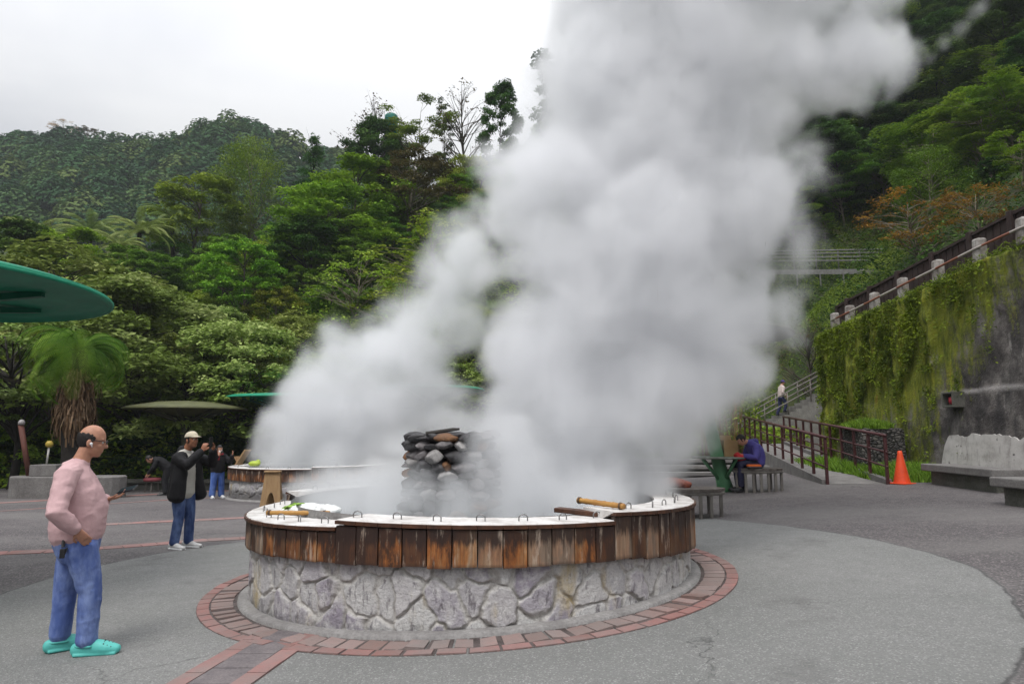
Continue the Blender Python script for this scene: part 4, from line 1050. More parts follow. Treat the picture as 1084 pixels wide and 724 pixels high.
def proto(kind, seed, h=6.0, cb=.25, cr=2.6, ncl=70, clr=.55, flat=.55, nl=130, ls=.11, aspect=.5, shape='round', up=1.0, droop=0, branches=16, lean=0.0, tr=.11):
    """returns (trunk mesh, crown mesh) of a tree whose foot is at the origin"""
    r = np.random.default_rng(seed); rr = random.Random(seed)
    sh = {'round': lambda t: max(.15, (1-abs(2*t-.9)**2.2))**.5, 'cone': lambda t: max(.06, 1-t)**.85, 'umbrella': lambda t: .35+.65*t**.7 if t < .9 else .75, 'column': lambda t: (.55+.45*math.sin(PI*min(1, t*1.05)))*.8, 'bush': lambda t: (1-t**2.2)**.5}[shape]
    top = Vector((lean*h*.3, lean*h*.1, h)); m = MB()
    tp = lambda t: Vector((lean*h*.3*t*t+.12*math.sin(t*5+seed), lean*h*.1*t*t+.12*math.cos(t*4+seed), h*t))
    m.tube([tp(k/8*.93) for k in range(9)], [tr*(1-.85*k/8) for k in range(9)], 7)
    cl = []
    for k in range(ncl):
        t = rr.random()**.85; ang = rr.random()*2*PI; rad = cr*sh(t)*(rr.uniform(.45, 1.0)**.6)*rr.uniform(.8, 1.08)
        c = tp(cb+(1-cb)*t); c = Vector((c.x+rad*math.cos(ang), c.y+rad*math.sin(ang), h*(cb+(1-cb)*t)+rr.uniform(-.25, .25)))
        cl.append((c, rr.uniform(.65, 1.25)*clr*(1.0 if shape != 'cone' else .5+.7*(1-t)), rr.random()))
    for c, _, _ in rr.sample(cl, min(branches, ncl)):
        t0 = max(.12, min(.85, c.z/h-rr.uniform(.12, .28))); p0 = tp(t0); mid = p0.lerp(c, .5)+Vector((rr.uniform(-.15, .15), rr.uniform(-.15, .15), rr.uniform(-.05, .22)))
        w = tr*(1-.8*t0)*.6; m.tube([p0, p0.lerp(mid, .5)+Vector((0, 0, .04)), mid, mid.lerp(c, .6), c], [w, w*.8, w*.6, w*.4, w*.15], 5, False)
        for _q in range(2):
            e_ = c+Vector((rr.gauss(0, clr*.8), rr.gauss(0, clr*.8), rr.uniform(0, clr*.7))); m.tube([mid, mid.lerp(e_, .5)+Vector((0, 0, .06)), e_], [w*.45, w*.3, w*.1], 4, False)
    Cs, S, T, O = [], [], [], []
    for c, cr_, tn in cl:
        n = max(6, int(nl*(cr_/clr)**2)); d = r.normal(size=(n, 3)); d /= np.linalg.norm(d, axis=1, keepdims=True)
        d[:, 2] = np.where(d[:, 2] < -.3, -d[:, 2]*.6, d[:, 2])
        rad = cr_*(r.random(n)**.45)[:, None]; p = np.array(c)+d*rad*np.array([1, 1, flat])
        if droop: p[:, 2] -= (r.random(n)**2)*droop*cr_*1.2
        Cs.append(p); O.append(d); S.append(ls*r.uniform(.6, 1.35, n)); T.append(np.clip(tn*.65+r.random(n)*.4, 0, 1))
    C = np.concatenate(Cs); 
    return m.mesh('trunk', True), leaf_mesh('crown', C, np.concatenate(S), r, np.concatenate(T), aspect, up, np.concatenate(O), None, droop)
# fronds ------------------------------------------------------------
def frond_crown(seed, n, length, droop, npin, pin, upward=(.1, 1.2), width=1.0, pw=.62):
    r = np.random.default_rng(seed); Vs, Ts = [], []
    for k in range(n):
        az = r.uniform(0, 2*PI); el = r.uniform(*upward); L0 = length*r.uniform(.75, 1.1); tn = r.random()
        ts = np.linspace(0, 1, npin); hd = np.array([math.cos(az), math.sin(az)]); sd = np.array([-hd[1], hd[0], 0])
        ang = el-droop*ts**(1.25 if n < 100 else .85)*r.uniform(.85, 1.15); ds = L0/npin
        x = np.cumsum(np.cos(ang))*ds; z = np.cumsum(np.sin(ang))*ds
        p = np.stack([hd[0]*x, hd[1]*x, z], 1); tg = np.stack([hd[0]*np.cos(ang), hd[1]*np.cos(ang), np.sin(ang)], 1)
        pl = pin*np.sin(PI*np.clip(ts*.9+.1, 0, 1))**.7*width
        for s in (-1, 1):
            tip = p+sd*s*pl[:, None]*.85+tg*pl[:, None]*.35-np.array([0, 0, 1])*pl[:, None]*(.25+.3*ts[:, None])
            w = tg*ds*pw
            Vs.append(np.stack([p-w*.5, p+w*.5, tip+w*.2, tip-w*.2], 1).reshape(-1, 3)); Ts.append(np.repeat(np.clip(tn*.6+.5*ts*r.uniform(.3, 1)+r.random(npin)*.2, 0, 1), 4))
        wv = np.array([0, 0, .010*length]); 
        Vs.append(np.stack([p[:-1]-wv, p[1:]-wv, p[1:]+wv, p[:-1]+wv], 1).reshape(-1, 3)); Ts.append(np.repeat(np.full(npin-1, tn*.5), 4))
    V = np.concatenate(Vs); return mesh_np('crown', V, np.arange(len(V)).reshape(-1, 4), False, {'tint': np.concatenate(Ts)})

PROTO = {}
def defp(kind, mats, *args, **kw):
    PROTO.setdefault(kind, []).append((proto(kind, *args, **kw), mats))
for s in (1, 2, 3): defp('bush', (BARKP, LM['olive']), s, h=4.0, cb=.10, cr=2.7, ncl=120, clr=.46, flat=.85, nl=150, ls=.075, shape='bush', up=.7, branches=26, tr=.07)
for s in (4, 5): defp('silverbush', (BARK, LM['silver']), s, h=4.2, cb=.15, cr=2.6, ncl=105, clr=.46, flat=.8, nl=150, ls=.075, shape='bush', up=.7, branches=22, tr=.08)
for s in (6, 7, 8): defp('broad', (BARK, LM['mid']), s, h=7, cb=.25, cr=2.9, ncl=90, clr=.62, flat=.6, nl=150, ls=.11, shape='round', branches=22)
for s in (9, 10): defp('fresh', (BARK, LM['fresh']), s, h=6, cb=.28, cr=2.6, ncl=75, clr=.62, flat=.55, nl=150, ls=.10, shape='round', branches=18)
for s in (11, 12): defp('dark', (BARKD, LM['dark']), s, h=8, cb=.2, cr=3.0, ncl=95, clr=.72, flat=.6, nl=160, ls=.13, shape='round', branches=14)
for s in (13, 14): defp('layered', (BARKP, LM['mid']), s, h=7, cb=.35, cr=3.6, ncl=62, clr=.85, flat=.16, nl=190, ls=.105, shape='umbrella', branches=34, tr=.10, up=2.2)
defp('layered', (BARKP, LM['fresh']), 15, h=5.5, cb=.35, cr=3.0, ncl=46, clr=.8, flat=.15, nl=190, ls=.095, shape='umbrella', branches=30, tr=.08, up=2.2)
for s in (16, 17): defp('feathery', (BARKP, LM['mid']), s, h=11, cb=.25, cr=3.6, ncl=95, clr=.85, flat=.6, nl=170, ls=.13, aspect=.22, shape='round', droop=1.6, branches=26)
for s in (18, 19): defp('conifer', (BARKD, LM['dark']), s, h=9, cb=.1, cr=2.0, ncl=110, clr=.62, flat=.35, nl=120, ls=.11, aspect=.25, shape='cone', droop=.4, branches=10)
for s in (20, 21): defp('autumn', (BARKP, LM['autumn']), s, h=4.2, cb=.3, cr=2.4, ncl=60, clr=.46, flat=.6, nl=38, ls=.07, shape='umbrella', branches=52, tr=.07)
defp('rust', (BARKP, LM['rust']), 22, h=6, cb=.2, cr=2.8, ncl=80, clr=.55, flat=.6, nl=120, ls=.09, shape='round', branches=26)
for s in (24, 25): defp('bare', (BARK, LM['rust']), s, h=7, cb=.35, cr=2.2, ncl=50, clr=.4, flat=.6, nl=5, ls=.08, shape='round', branches=50, tr=.09)
defp('twiggy', (BARKP, LM['olive']), 26, h=4.5, cb=.15, cr=2.2, ncl=50, clr=.4, flat=.6, nl=26, ls=.075, shape='bush', branches=50, tr=.05)
defp('slim', (BARK, LM['dark']), 27, h=9, cb=.35, cr=1.1, ncl=34, clr=.42, flat=.6, nl=60, ls=.10, shape='column', branches=30, tr=.07)
defp('gnarled', (BARKD, LM['silver']), 28, h=5, cb=.45, cr=2.8, ncl=60, clr=.55, flat=.5, nl=120, ls=.085, shape='umbrella', branches=40, tr=.14, lean=.25)
def trunk_mesh(h, r0, bumps=8, seed=0):
    m = MB(); n = 16; rr = random.Random(seed)
    m.tube([(.05*math.sin(k*.6), .05*math.cos(k*.5), h*k/n-.3) for k in range(n+1)], [r0*(1.25-.4*k/n)*(1+rr.uniform(-.08, .1)) for k in range(n+1)], 9); return m.mesh('trunk', True)
for s in (31, 32):
    cm = frond_crown(s, 30, 2.2, 1.6, 44, .26, (.1, 1.2)); cm.transform(Matrix.Translation((0, 0, 3.6)))
    PROTO.setdefault('palm', []).append(((trunk_mesh(4.0, .11, seed=s), cm), (BARKD, LM['silver'])))
cnt = {}
NAMES = {'bush': 'olive_bush', 'silverbush': 'silvery_bush', 'broad': 'broadleaf_tree', 'fresh': 'broadleaf_tree', 'dark': 'evergreen_tree', 'layered': 'layered_tree', 'feathery': 'weeping_tree', 'conifer': 'conifer_tree', 'autumn': 'autumn_tree', 'rust': 'brown_tree', 'bare': 'bare_tree', 'twiggy': 'twiggy_shrub', 'slim': 'slender_tree', 'gnarled': 'gnarled_tree', 'palm': 'fern_palm'}
def tree(kind, x, y, z, h, label, group=None, wide=1.0, rz=None):
    var = PROTO[kind]; i = cnt.get(kind, 0); cnt[kind] = i+1; (tm, cm), mats = var[i % len(var)]
    root = thing(NAMES[kind], label, 'shrub' if kind in ('bush', 'silverbush', 'twiggy') else 'tree', (x, y, z), rz if rz is not None else random.uniform(0, 6.28), group)
    h0 = {'palm': 5.2}.get(kind) or max(v.co.z for v in cm.vertices) if not HC.get(cm.name) else HC[cm.name]
    HC[cm.name] = h0; s = h/h0
    root.scale = (s*wide, s*wide, s)
    for nm, me, mt in (('trunk', tm, mats[0]), ('crown', cm, mats[1])):
        o = bpy.data.objects.new(nm, me); COL.objects.link(o); o.parent = root
        if not me.materials: me.materials.append(mt)
    return root
HC = {}
def tree_px(kind, px, top, Y, label, wide=1.0, group=None, sink=.15):
    p = P(px, top, Y); z = max(H(p.x, Y), -.6) if Y > 19 else zp(p.x, Y)
    if Y <= 30: z = max(z, zp(p.x, Y)-.02)
    return tree(kind, p.x, Y, z-sink, max(1.2, p.z-z+sink), label, group, wide)

for a in [
 ('gnarled', 28, 335, 24.5, 'dark leaning tree with a crooked bare trunk behind the rusty post', 1.0),
 ('gnarled', 208, 352, 28.0, 'gnarled dark branched tree spreading right behind the olive shelter', 1.2),
 ('silverbush', 150, 292, 28.5, 'pale silvery leaved tree just right of the green shelter disc', 1.3),
 ('silverbush', 60, 262, 30, 'pale silvery leaved tree rising above the green shelter disc', 1.5),
 ('silverbush', 255, 335, 27.5, 'pale silvery leaved tree above the dark green rear shelter', 1.2),
 ('feathery', 268, 146, 60, 'tall feathery weeping tree that stands out against the far mountain', 1.0),
 ('conifer', 332, 141, 64, 'single dark pointed conifer on the skyline left of the crest clump', 1.0),
 ('dark', 398, 122, 61.5, 'dense dark round tree on the crest in front of the teal water tank', .75),
 ('bare', 398, 104, 63, 'ragged bare topped tree sticking up behind the dark tree by the tank', .9),
 ('layered', 446, 112, 62, 'open layered tree on the crest just right of the teal tank', .7),
 ('slim', 470, 104, 63, 'thin pointed tree on the crest between the layered tree and the bare tree', .8),
 ('bare', 491, 88, 61, 'leafless twiggy tree on the crest beside the steam', 1.0),
 ('dark', 530, 86, 59, 'dark mop headed tree on the crest at the edge of the steam', .55),
 ('slim', 578, 48, 58, 'tall sparse tree half veiled by the left edge of the main steam column', 1.1),
 ('fresh', 376, 172, 50, 'big rounded mid green tree below the teal tank', 1.25),
 ('rust', 437, 160, 52, 'reddish brown crowned tree below the crest right of the teal tank', 1.2),
 ('fresh', 345, 196, 46, 'bright green round tree just below the pointed conifer', 1.3),
 ('dark', 330, 228, 44, 'dark shaded tree low between the weeping tree and the bright round trees', 1.3),
 ('palm', 42, 222, 53, 'silvery tree fern on the slope at the far left below the mountain', 1.0),
 ('palm', 98, 214, 56, 'silvery tree fern with wide arching fronds left of the pale fern pair', 1.0),
 ('palm', 150, 218, 52, 'silvery tree fern in the middle of the fern row below the mountain', 1.1),
 ('palm', 186, 208, 55, 'silvery tree fern nearest the weeping tree', 1.0),
 ('palm', 128, 236, 48, 'low silvery tree fern under the fern row on the slope', 1.0),
 ('fresh', 70, 240, 45, 'small bright green tree below the silvery fern row at the far left', 1.2),
 ('fresh', 212, 182, 57, 'light green tree just left of the tall weeping tree', 1.1),
 ('dark', 22, 236, 44, 'dark bushy tree at the far left edge above the shelter disc', 1.5),
 ('fresh', 262, 252, 40, 'small bright green layered tree low in the dark hollow of the slope', 1.0),
 ('twiggy', 382, 262, 36, 'pale twiggy shrub left of the rear steam cloud', 1.3),
 ('twiggy', 462, 222, 42, 'straw coloured twiggy shrub on the slope under the thin guardrail', 1.6),
 ('twiggy', 425, 285, 34, 'sparse yellowish shrub with long pale stems beside the rear steam', 1.3),
 ('autumn', 962, 205, 33, 'orange leaved autumn tree right behind the wall fence', 1.5),
 ('autumn', 1032, 196, 27, 'second orange leaved autumn tree, nearer and higher behind the wall fence', 1.3),
 ('rust', 912, 226, 47, 'brown leaved tree above the pipe guardrail beside the autumn trees', 1.1),
 ('layered', 872, 228, 47, 'small fresh green layered tree above the guardrail nearest the steam', .8),
 ('layered', 930, 158, 48, 'wide layered tree with flat green sprays above the autumn trees', 1.1),
 ('layered', 1005, 128, 46, 'layered green tree high on the slope left of the tallest layered one', 1.1),
 ('layered', 1068, 96, 36, 'tallest layered green tree at the far right edge', 1.1),
 ('dark', 846, 130, 50, 'dark evergreen half veiled by the right edge of the steam', 1.1),
 ('dark', 905, 96, 53, 'dark evergreen beneath the drifting tip of the steam', 1.1),
 ('dark', 985, 46, 52, 'dark evergreen in the shade above the layered trees', 1.2),
 ('dark', 1060, -6, 50, 'dark evergreen at the top right corner of the slope', 1.2),
 ('layered', 1078, 140, 29, 'fresh layered tree close behind the wall fence at the right edge of the picture', 1.0),
 ('dark', 1050, 165, 34, 'dark bushy tree filling the gap between the second autumn tree and the fence', 1.2),
 ('bare', 852, 338, 35, 'bare twiggy bush on the grassy bank above the stairs', 1.2),
]: tree_px(*a)
# fill the slopes -----------------------------------------------------
rt = random.Random(77); done = []
def visible(x, y): return abs(x) < .80*y+3
ZL = {
 'bush': ('dense olive green bush, one of many covering the lower slope on the left', 'olive bushes on the lower left slope'),
 'silverbush': ('grey green small leaved bush, one of many among the olive bushes on the left', 'silvery bushes on the lower left slope'),
 'broad': ('rounded mid green tree, one of many on the upper left slope', 'mid green trees on the upper left slope'),
 'fresh': ('light green tree, one of several scattered over the upper left slope', 'light green trees on the upper left slope'),
 'dark': ('dark green tree, one of many in the shaded forest of the steep right hand slope', 'dark trees on the steep right slope'),
 'layered': ('tree with flat layered sprays, one of many on the lower right slope', 'layered trees on the right slope'),
 'feathery': ('tall drooping dark tree, one of several in the right hand forest', 'drooping trees on the steep right slope')}
Y0 = 26.0
while Y0 < 82:
    sp_ = 2.9+.036*(Y0-26)
    x = -.8*Y0-3
    while x < .8*Y0+3:
        X_ = x+rt.uniform(-.4, .4)*sp_; Y_ = Y0+rt.uniform(-.4, .4)*sp_
        s = Y_-float(Ybv(X_)); left = X_ < 4
        x += sp_*(1.0 if left else 1.15)
        if s < 1.2 or not visible(X_, Y_): continue
        if left and s > 39: continue
        if 4 < X_ < 18 and Y_ < 46: continue          # grassy bank and stairs
        if X_ > 4 and Y_ < 30: continue
        if .26 < X_/Y_ < .62 and Y_ < 46.5: continue
        px_ = X_/Y_
        z = H(X_, Y_)
        if left:
            if s < 17: kind = rt.choices(['bush', 'silverbush', 'broad'], [7, 1.8, .8])[0]; h = rt.uniform(2.0, 3.6)
            else: kind = rt.choices(['broad', 'fresh', 'bush'], [5, 2.6, 1.6])[0]; h = rt.uniform(3.0, 5.2)
            if s > 31: h *= .75
        else:
            if Y_ < 48 and X_ < .9*Y_: kind = rt.choices(['layered', 'dark', 'feathery'], [5, 3, .6])[0]; h = rt.uniform(4, 6.2)
            else: kind = rt.choices(['dark', 'layered', 'feathery'], [7, 1.6, 1.2])[0]; h = rt.uniform(5, 8)
            if X_ < 10: h *= .7
        tree(kind, X_, Y_, z-.2, h, *ZL[kind], wide=rt.uniform(1.0, 1.45))
    Y0 += sp_*.92
# shrub row behind the seat wall, dark leaves standing for shadow under the trees ------------------------
k = 0
for px_ in range(-30, 470, 27):
    Y_ = 26.6+rt.uniform(-.3, .9); p = P(px_+rt.uniform(-8, 8), 470, Y_); tree('dark', p.x, Y_, zp(p.x, Y_)-.75, rt.uniform(2.3, 3.3), 'leafy shrub darkened for shadow under the trees, one of the row behind the seat wall', 'shrubs darkened for shadow behind the low seat wall', 1.35)
for px_ in range(690, 850, 24):
    Y_ = 30.6+rt.uniform(-.5, .5); p = P(px_, 470, Y_); tree('bush', p.x, Y_, max(zp(p.x, Y_), H(p.x, Y_))-.5, rt.uniform(1.4, 2.2), 'low weedy bush, one of the row at the foot of the grassy bank', 'low bushes at the foot of the grassy bank', 1.2)

# undergrowth: countless leaves over the slopes -------------------------
def undergrowth(name, n, fx, label_mat, hmax, size, seed, cond=None, up=.8, aspect=.45):
    r = np.random.default_rng(seed); X, Y = fx(r, n); m = np.abs(X) < .86*Y+4
    if cond is not None: m &= cond(X, Y)
    X, Y = X[m], Y[m]; Z = Hv(X, Y); cl = fbm(X/1.6, Y/1.6, None, seed+1, 3)
    Z = Z+r.random(len(X))**1.2*hmax*np.clip((cl-.28)*2.6, .12, 1.3)
    tn = np.clip((fbm(X/2.4, Y/2.4, None, seed+2, 3)-.5)*1.8+.5+r.normal(size=len(X))*.16, 0, 1)
    me = leaf_mesh(name, np.stack([X, Y, Z], 1), size*(.5+r.random(len(X)))*(.7+.012*Y), r, tn, aspect, up)
    o = link(name, me, LM[label_mat]); return tag(o, None, None, None, 'stuff')
def fx_left(r, n):
    s = r.random(n)**1.25*40; X = r.uniform(-62, 6, n); return X, Ybv(X)+.4+s
def fx_bank(r, n): X = r.uniform(3, 34, n); return X, Ybv(X)+.3+r.random(n)*16
def fx_right(r, n): X = r.uniform(8, 62, n); return X, 24+r.random(n)**1.2*56
undergrowth('undergrowth', 190000, fx_left, 'olive', 1.8, .095, 41)
undergrowth('undergrowth', 60000, fx_left, 'mid', 1.9, .12, 42)
undergrowth('weedy_grass', 90000, fx_bank, 'grass', .9, .085, 43, up=.2, aspect=.18)
undergrowth('undergrowth', 90000, fx_right, 'dark', 2.0, .095, 44, lambda X, Y: (Hv(X, Y) > zpv(X, Y)+4.0))
# far forest ------------------------------------------------------------
r = np.random.default_rng(5); n = 1300
X = r.uniform(-215, 40, n); Y = 114+r.random(n)**.8*90; m = (np.abs(X) < .86*Y+8); X, Y = X[m], Y[m]; Z = Mv(X, Y)
Cs, S, T, O = [], [], [], []
for x, y, z in zip(X, Y, Z):
    k = 420; cr_ = r.uniform(2.6, 5.4); hh = r.uniform(.9, 1.7); d = r.normal(size=(k, 3)); d /= np.linalg.norm(d, axis=1, keepdims=True); d[:, 2] = np.abs(d[:, 2])
    Cs.append(np.array([x, y, z+1.5])+d*cr_*(.86+.16*r.random(k)+.10*np.sin(d[:, 0]*7+x)*np.cos(d[:, 1]*6+y))[:, None]*np.array([1, 1, hh])); O.append(d); tn = r.random()**1.6*.95
    S.append(r.uniform(.34, .74, k)); T.append(np.clip(tn+r.random(k)*.12, 0, 1))
o = link('forest', leaf_mesh('forest', np.concatenate(Cs), np.concatenate(S), r, np.concatenate(T), .75, .30, np.concatenate(O)*2.0, None, 0, .22), LM['far']); tag(o, kind='stuff')
for px_, py_, nm in ((72, 152, 'lone rust orange tree in the far forest on the mountain'), (98, 158, 'brownish bare tree beside the rust orange one on the far mountain')):
    q = hit2(px_, py_+6); tree('rust' if 'brown' in nm else 'autumn', q.x, q.y-3, q.z, 8, nm, None, 1.3)
# creeper and ferns on the retaining wall --------------------------------
r = np.random.default_rng(61); n = 90000; Yw = 15.0+7.9*r.random(n)**.75; T_ = r.random(n)
zb = zpv(np.full(n, 10.9), Yw); Zw = zb+(wtop(Yw)+.06-zb)*T_
dens = np.clip((Yw-15.8)/5.0, 0, 1)*.62+np.clip((Zw-2.6)/2.4, 0, 1)*.6+(fbm(Yw*2.2, Zw*1.1, None, 8)-.5)*1.3+(vnoise(Yw*5, Zw*4, None, 18)-.5)*.8-.50
m = dens > r.random(n)*.7; Yw, Zw = Yw[m], Zw[m]; Xw = wx(Yw)-.10*(1-(Zw-.5)/4.5)-.06-r.random(len(Yw))**2*.16
tn = np.clip((fbm(Yw*3, Zw*1.6, None, 71)-.5)*2+.45+r.normal(size=len(Yw))*.2, 0, 1)
me = leaf_mesh('creeper', np.stack([Xw, Yw, Zw], 1), .030*(.5+r.random(len(Yw))*1.3), r, tn, .5, .35, np.tile([-1.0, 0, .3], (len(Yw), 1)), None, .8)
tag(link('creeper', me, LM['moss']), kind='stuff')
n = 6000; Yw = 14.0+9*r.random(n); Zw = wtop(Yw)+r.random(n)**2*.20*(.3+fbm(Yw*1.5, Yw*0, None, 9)*1.6)-.04; Xw = wx(Yw)+r.uniform(-.06, .5, n)
me = leaf_mesh('wall_top_grass', np.stack([Xw, Yw, Zw], 1), .07*(.5+r.random(n)), r, r.random(n), .14, .1, None, None, .0); tag(link('wall_top_grass', me, LM['grass']), kind='stuff')
# grass by the cone and planter
def grass_patch(name, cx, cy, rx, ry, n, h, seed, zf):
    r = np.random.default_rng(seed); a = r.uniform(0, 2*PI, n); q = np.sqrt(r.random(n))
    X = cx+rx*q*np.cos(a); Y = cy+ry*q*np.sin(a); Z = zf(X, Y); hh = h*(.35+r.random(n))*(1.1-q*.6); an = r.uniform(0, 2*PI, n); w = .012+.01*r.random(n)
    dx, dy = np.cos(an), np.sin(an); l = r.normal(size=(n, 2))*.35*hh[:, None]
    V = np.stack([np.stack([X-dx*w, Y-dy*w, Z], 1), np.stack([X+dx*w, Y+dy*w, Z], 1), np.stack([X+dx*w*.6+l[:, 0]*.5, Y+dy*w*.6+l[:, 1]*.5, Z+hh*.6], 1), np.stack([X+l[:, 0], Y+l[:, 1], Z+hh], 1)], 1).reshape(-1, 3)
    o = link(name, mesh_np(name, V, np.arange(n*4).reshape(-1, 4), False, {'tint': np.repeat(r.random(n), 4)}), LM['grass']); return tag(o, kind='stuff')
grass_patch('grass', 9.4, 16.6, 1.0, 1.5, 9000, .34, 3, zpv)
grass_patch('grass', 9.6, 18.6, .62, .65, 5000, .26, 4, lambda X, Y: np.full(X.shape, zp(9.7, 18.6)+hpl-.02))
grass_patch('grass', 8.7, 19.3, .35, 2.6, 5000, .35, 6, lambda X, Y: zpv(X, Y)+.06)
# big shaggy tree fern ---------------------------------------------------
Yf = 21.6; cf = P(86, 362, Yf); gf = zp(cf.x, Yf); tf = thing('tree_fern', 'shaggy tree fern with drooping bright fronds above a skirt of dead brown ones', 'tree fern', (cf.x, Yf, gf))
hf = cf.z-gf
cm = frond_crown(88, 76, 2.4, 3.0, 42, .36, (-.1, 1.3), .85, .30); cm.transform(Matrix.Translation((0, 0, hf-.35))); link('crown', cm, LM['frond'], tf)
r = np.random.default_rng(9); Vs = []
for k in range(620):
    az = r.uniform(0, 2*PI); L0 = r.uniform(.5, 1.3); z0 = hf-.9-r.random()*1.2; rad = r.uniform(.18, .32); n_ = 6; ts = np.linspace(0, 1, n_); out = r.uniform(.15, .5)
    x = rad+out*np.sin(ts*2.2)*.8; z = z0-L0*ts; p = np.stack([np.cos(az)*x, np.sin(az)*x, z], 1)+np.cumsum(r.normal(size=(n_, 3))*.02, 0); w = np.array([-math.sin(az), math.cos(az), 0])*r.uniform(.008, .03)
    Vs.append(np.stack([p[:-1]-w, p[1:]-w*.8, p[1:]+w*.8, p[:-1]+w], 1).reshape(-1, 3))
V = np.concatenate(Vs); link('dead_skirt', mesh_np('dead_skirt', V, np.arange(len(V)).reshape(-1, 4), False, {'tint': np.repeat(r.random(len(V)//4), 4)}), LM['dead'], tf)
link('trunk', trunk_mesh(hf, .26, seed=3), BARKD, tf)
# a few dark sticks of bamboo by the stairs foot
bb = thing('bamboo_clump', 'clump of brown yellow bamboo canes behind the cardboard box', 'bamboo', (P(765, 470, 29).x, 29.0, zp(9, 29)))
m = MB()
for k in range(22):
    x, y = rt.uniform(-1.0, 1.0), rt.uniform(-.4, .4); m.tube([(x, y, 0), (x+rt.uniform(-.1, .1), y, 1.2), (x*1.15+rt.uniform(-.2, .2), y, 2.6)], [.04, .035, .02], 5)
m.build('canes', M('brown bamboo canes', (.22, .13, .04), (.10, .055, .02), 6, .6), bb, True)
n = 2200; C = np.stack([r.uniform(-1.6, 1.6, n), r.uniform(-.6, .6, n), .4+r.random(n)**.7*2.9], 1); link('leaves', leaf_mesh('leaves', C, .11*(.6+r.random(n)), r, r.random(n), .2, .4, None, None, .8), LM['fresh'], bb)
# ------------------------------------------------------------------ people (local frame: x forward, y to their left, z up)
def skin_m(name, c): 
    t = NT(name); n = t.noise(t.obj(), 30, 4); t.col(t.mix(t.mr(n, .3, .7), c, tuple(q*.8 for q in c))); t.rough(.5); t.b.inputs['Subsurface Weight'].default_value = .08; t.b.inputs['Subsurface Radius'].default_value = (.02, .008, .004); return t.m
SKIN = skin_m('skin', (.46, .235, .155)); SKIN2 = skin_m('tanned skin', (.32, .14, .08))
def cloth(name, c, c2=None, sc_=14, rough=.85, weave=True):
    t = NT(name); v = t.obj(); n = t.noise(v, sc_*.35, 5, .6); col = t.mix(t.mr(n, .3, .7), c2 or tuple(q*.72 for q in c), c); col = t.mix(t.mr(t.noise(v, 260, 2), .4, .7, 0, .18), col, tuple(q*.5 for q in c))
    t.col(col); t.rough(rough); t.bump(t.noise(v, 60, 4), .004, .5); return t.m
def denim(name, c, light):
    t = NT(name); v = t.obj(); n = t.noise(t.mapv(v, (1, 1, .4)), 8, 5, .6); s = t.noise(t.mapv(v, (1, 1, .35)), 30, 4, .6)
    col = t.mix(t.mr(n, .40, .66), c, light); col = t.mix(t.mr(s, .5, .7, 0, .4), col, tuple(q*.6 for q in c)); t.col(col); t.rough(.85); t.bump(t.noise(v, 90, 3), .003, .5); return t.m
HAIRM = M('black hair', (.022, .018, .017), (.008, .007, .007), 40, .55, .003, stretch=(1, 1, .3))
DARKM = M('black plastic', (.02, .02, .022), (.012, .012, .013), 9, .35, 0, spec=.5)
WHITEP = M('white plastic', (.75, .75, .75), (.68, .68, .68), 9, .35, 0)
EYEW = M('eye white', (.70, .67, .63), (.6, .55, .5), 9, .3, 0); EYED = M('dark iris', (.02, .012, .008), None, 9, .2, 0)
def V3(*a): return Vector(a)
def head_parts(mb, X):
    """adds the head to mb; X maps head-frame points"""
    def e(c, r, n=16, m=12):
        t = MB().ell((0, 0, 0), r, n, m); mb.add([X(Vector(c)+Vector(v)) for v in t.v], t.f)
    e((0, 0, .032), (.097, .077, .104), 20, 14); e((.022, 0, -.045), (.068, .060, .072)); e((.058, 0, -.090), (.028, .032, .024))
    e((.055, 0, -.03), (.042, .050, .055)); e((.076, 0, .030), (.022, .056, .013)); e((.055, .038, -.022), (.032, .022, .024)); e((.055, -.038, -.022), (.032, .022, .024))
    t = MB().loft([(.088, 0, .022), (.100, 0, -.004), (.110, 0, -.026)], [.011, .013, .017], 8); mb.add([X(Vector(v)) for v in t.v], t.f)
    e((.098, 0, -.031), (.014, .020, .009), 10, 8); e((.086, 0, -.056), (.012, .024, .007), 10, 8); e((.083, 0, -.068), (.013, .021, .008), 10, 8)
    for s in (1, -1): e((-.008, s*.080, -.008), (.020, .010, .032), 10, 8)
def hand(mb, w, d, n, curl=.5, thumb=1, open_=1.0, k=1.0):
    """w wrist, d fingers direction, n palm normal (curl towards it); thumb=+1/-1 side"""
    d = Vector(d).normalized(); n = Vector(n); n = (n-d*n.dot(d)).normalized(); s = d.cross(n)*thumb; w = Vector(w)
    mb.loft([w-d*.02, w+d*.03*k, w+d*.062*k, w+d*.085*k], [(.028*k, .020*k), (.036*k, .017*k), (.041*k, .016*k), (.039*k, .014*k)], 12, s)
    for i, (o, ln) in enumerate(((.031, .068), (.010, .078), (-.011, .072), (-.031, .056))):
        b = w+d*.078*k+s*o*k; a = curl*(1+.12*i); p = [b]; dd = d*1.0+s*o*open_*1.5
        dd.normalize(); L_ = ln*k
        for j, f in enumerate((.45, .32, .27)):
            a2 = a*(j+.6)*.75; v = dd*math.cos(a2)+n*math.sin(a2); p.append(p[-1]+v*L_*f)
        mb.loft(p, [.0095*k, .0092*k, .0085*k, .0075*k], 7, s)
    b = w+d*.025*k+s*.030*k; p1 = b+(d*.55+s*.75+n*.15).normalized()*.032*k; p2 = p1+(d*.85+s*.30+n*.35).normalized()*.030*k; mb.loft([b, p1, p2, p2+(d*.95+n*.4).normalized()*.018*k], [.013*k, .011*k, .0095*k, .008*k], 7, n)
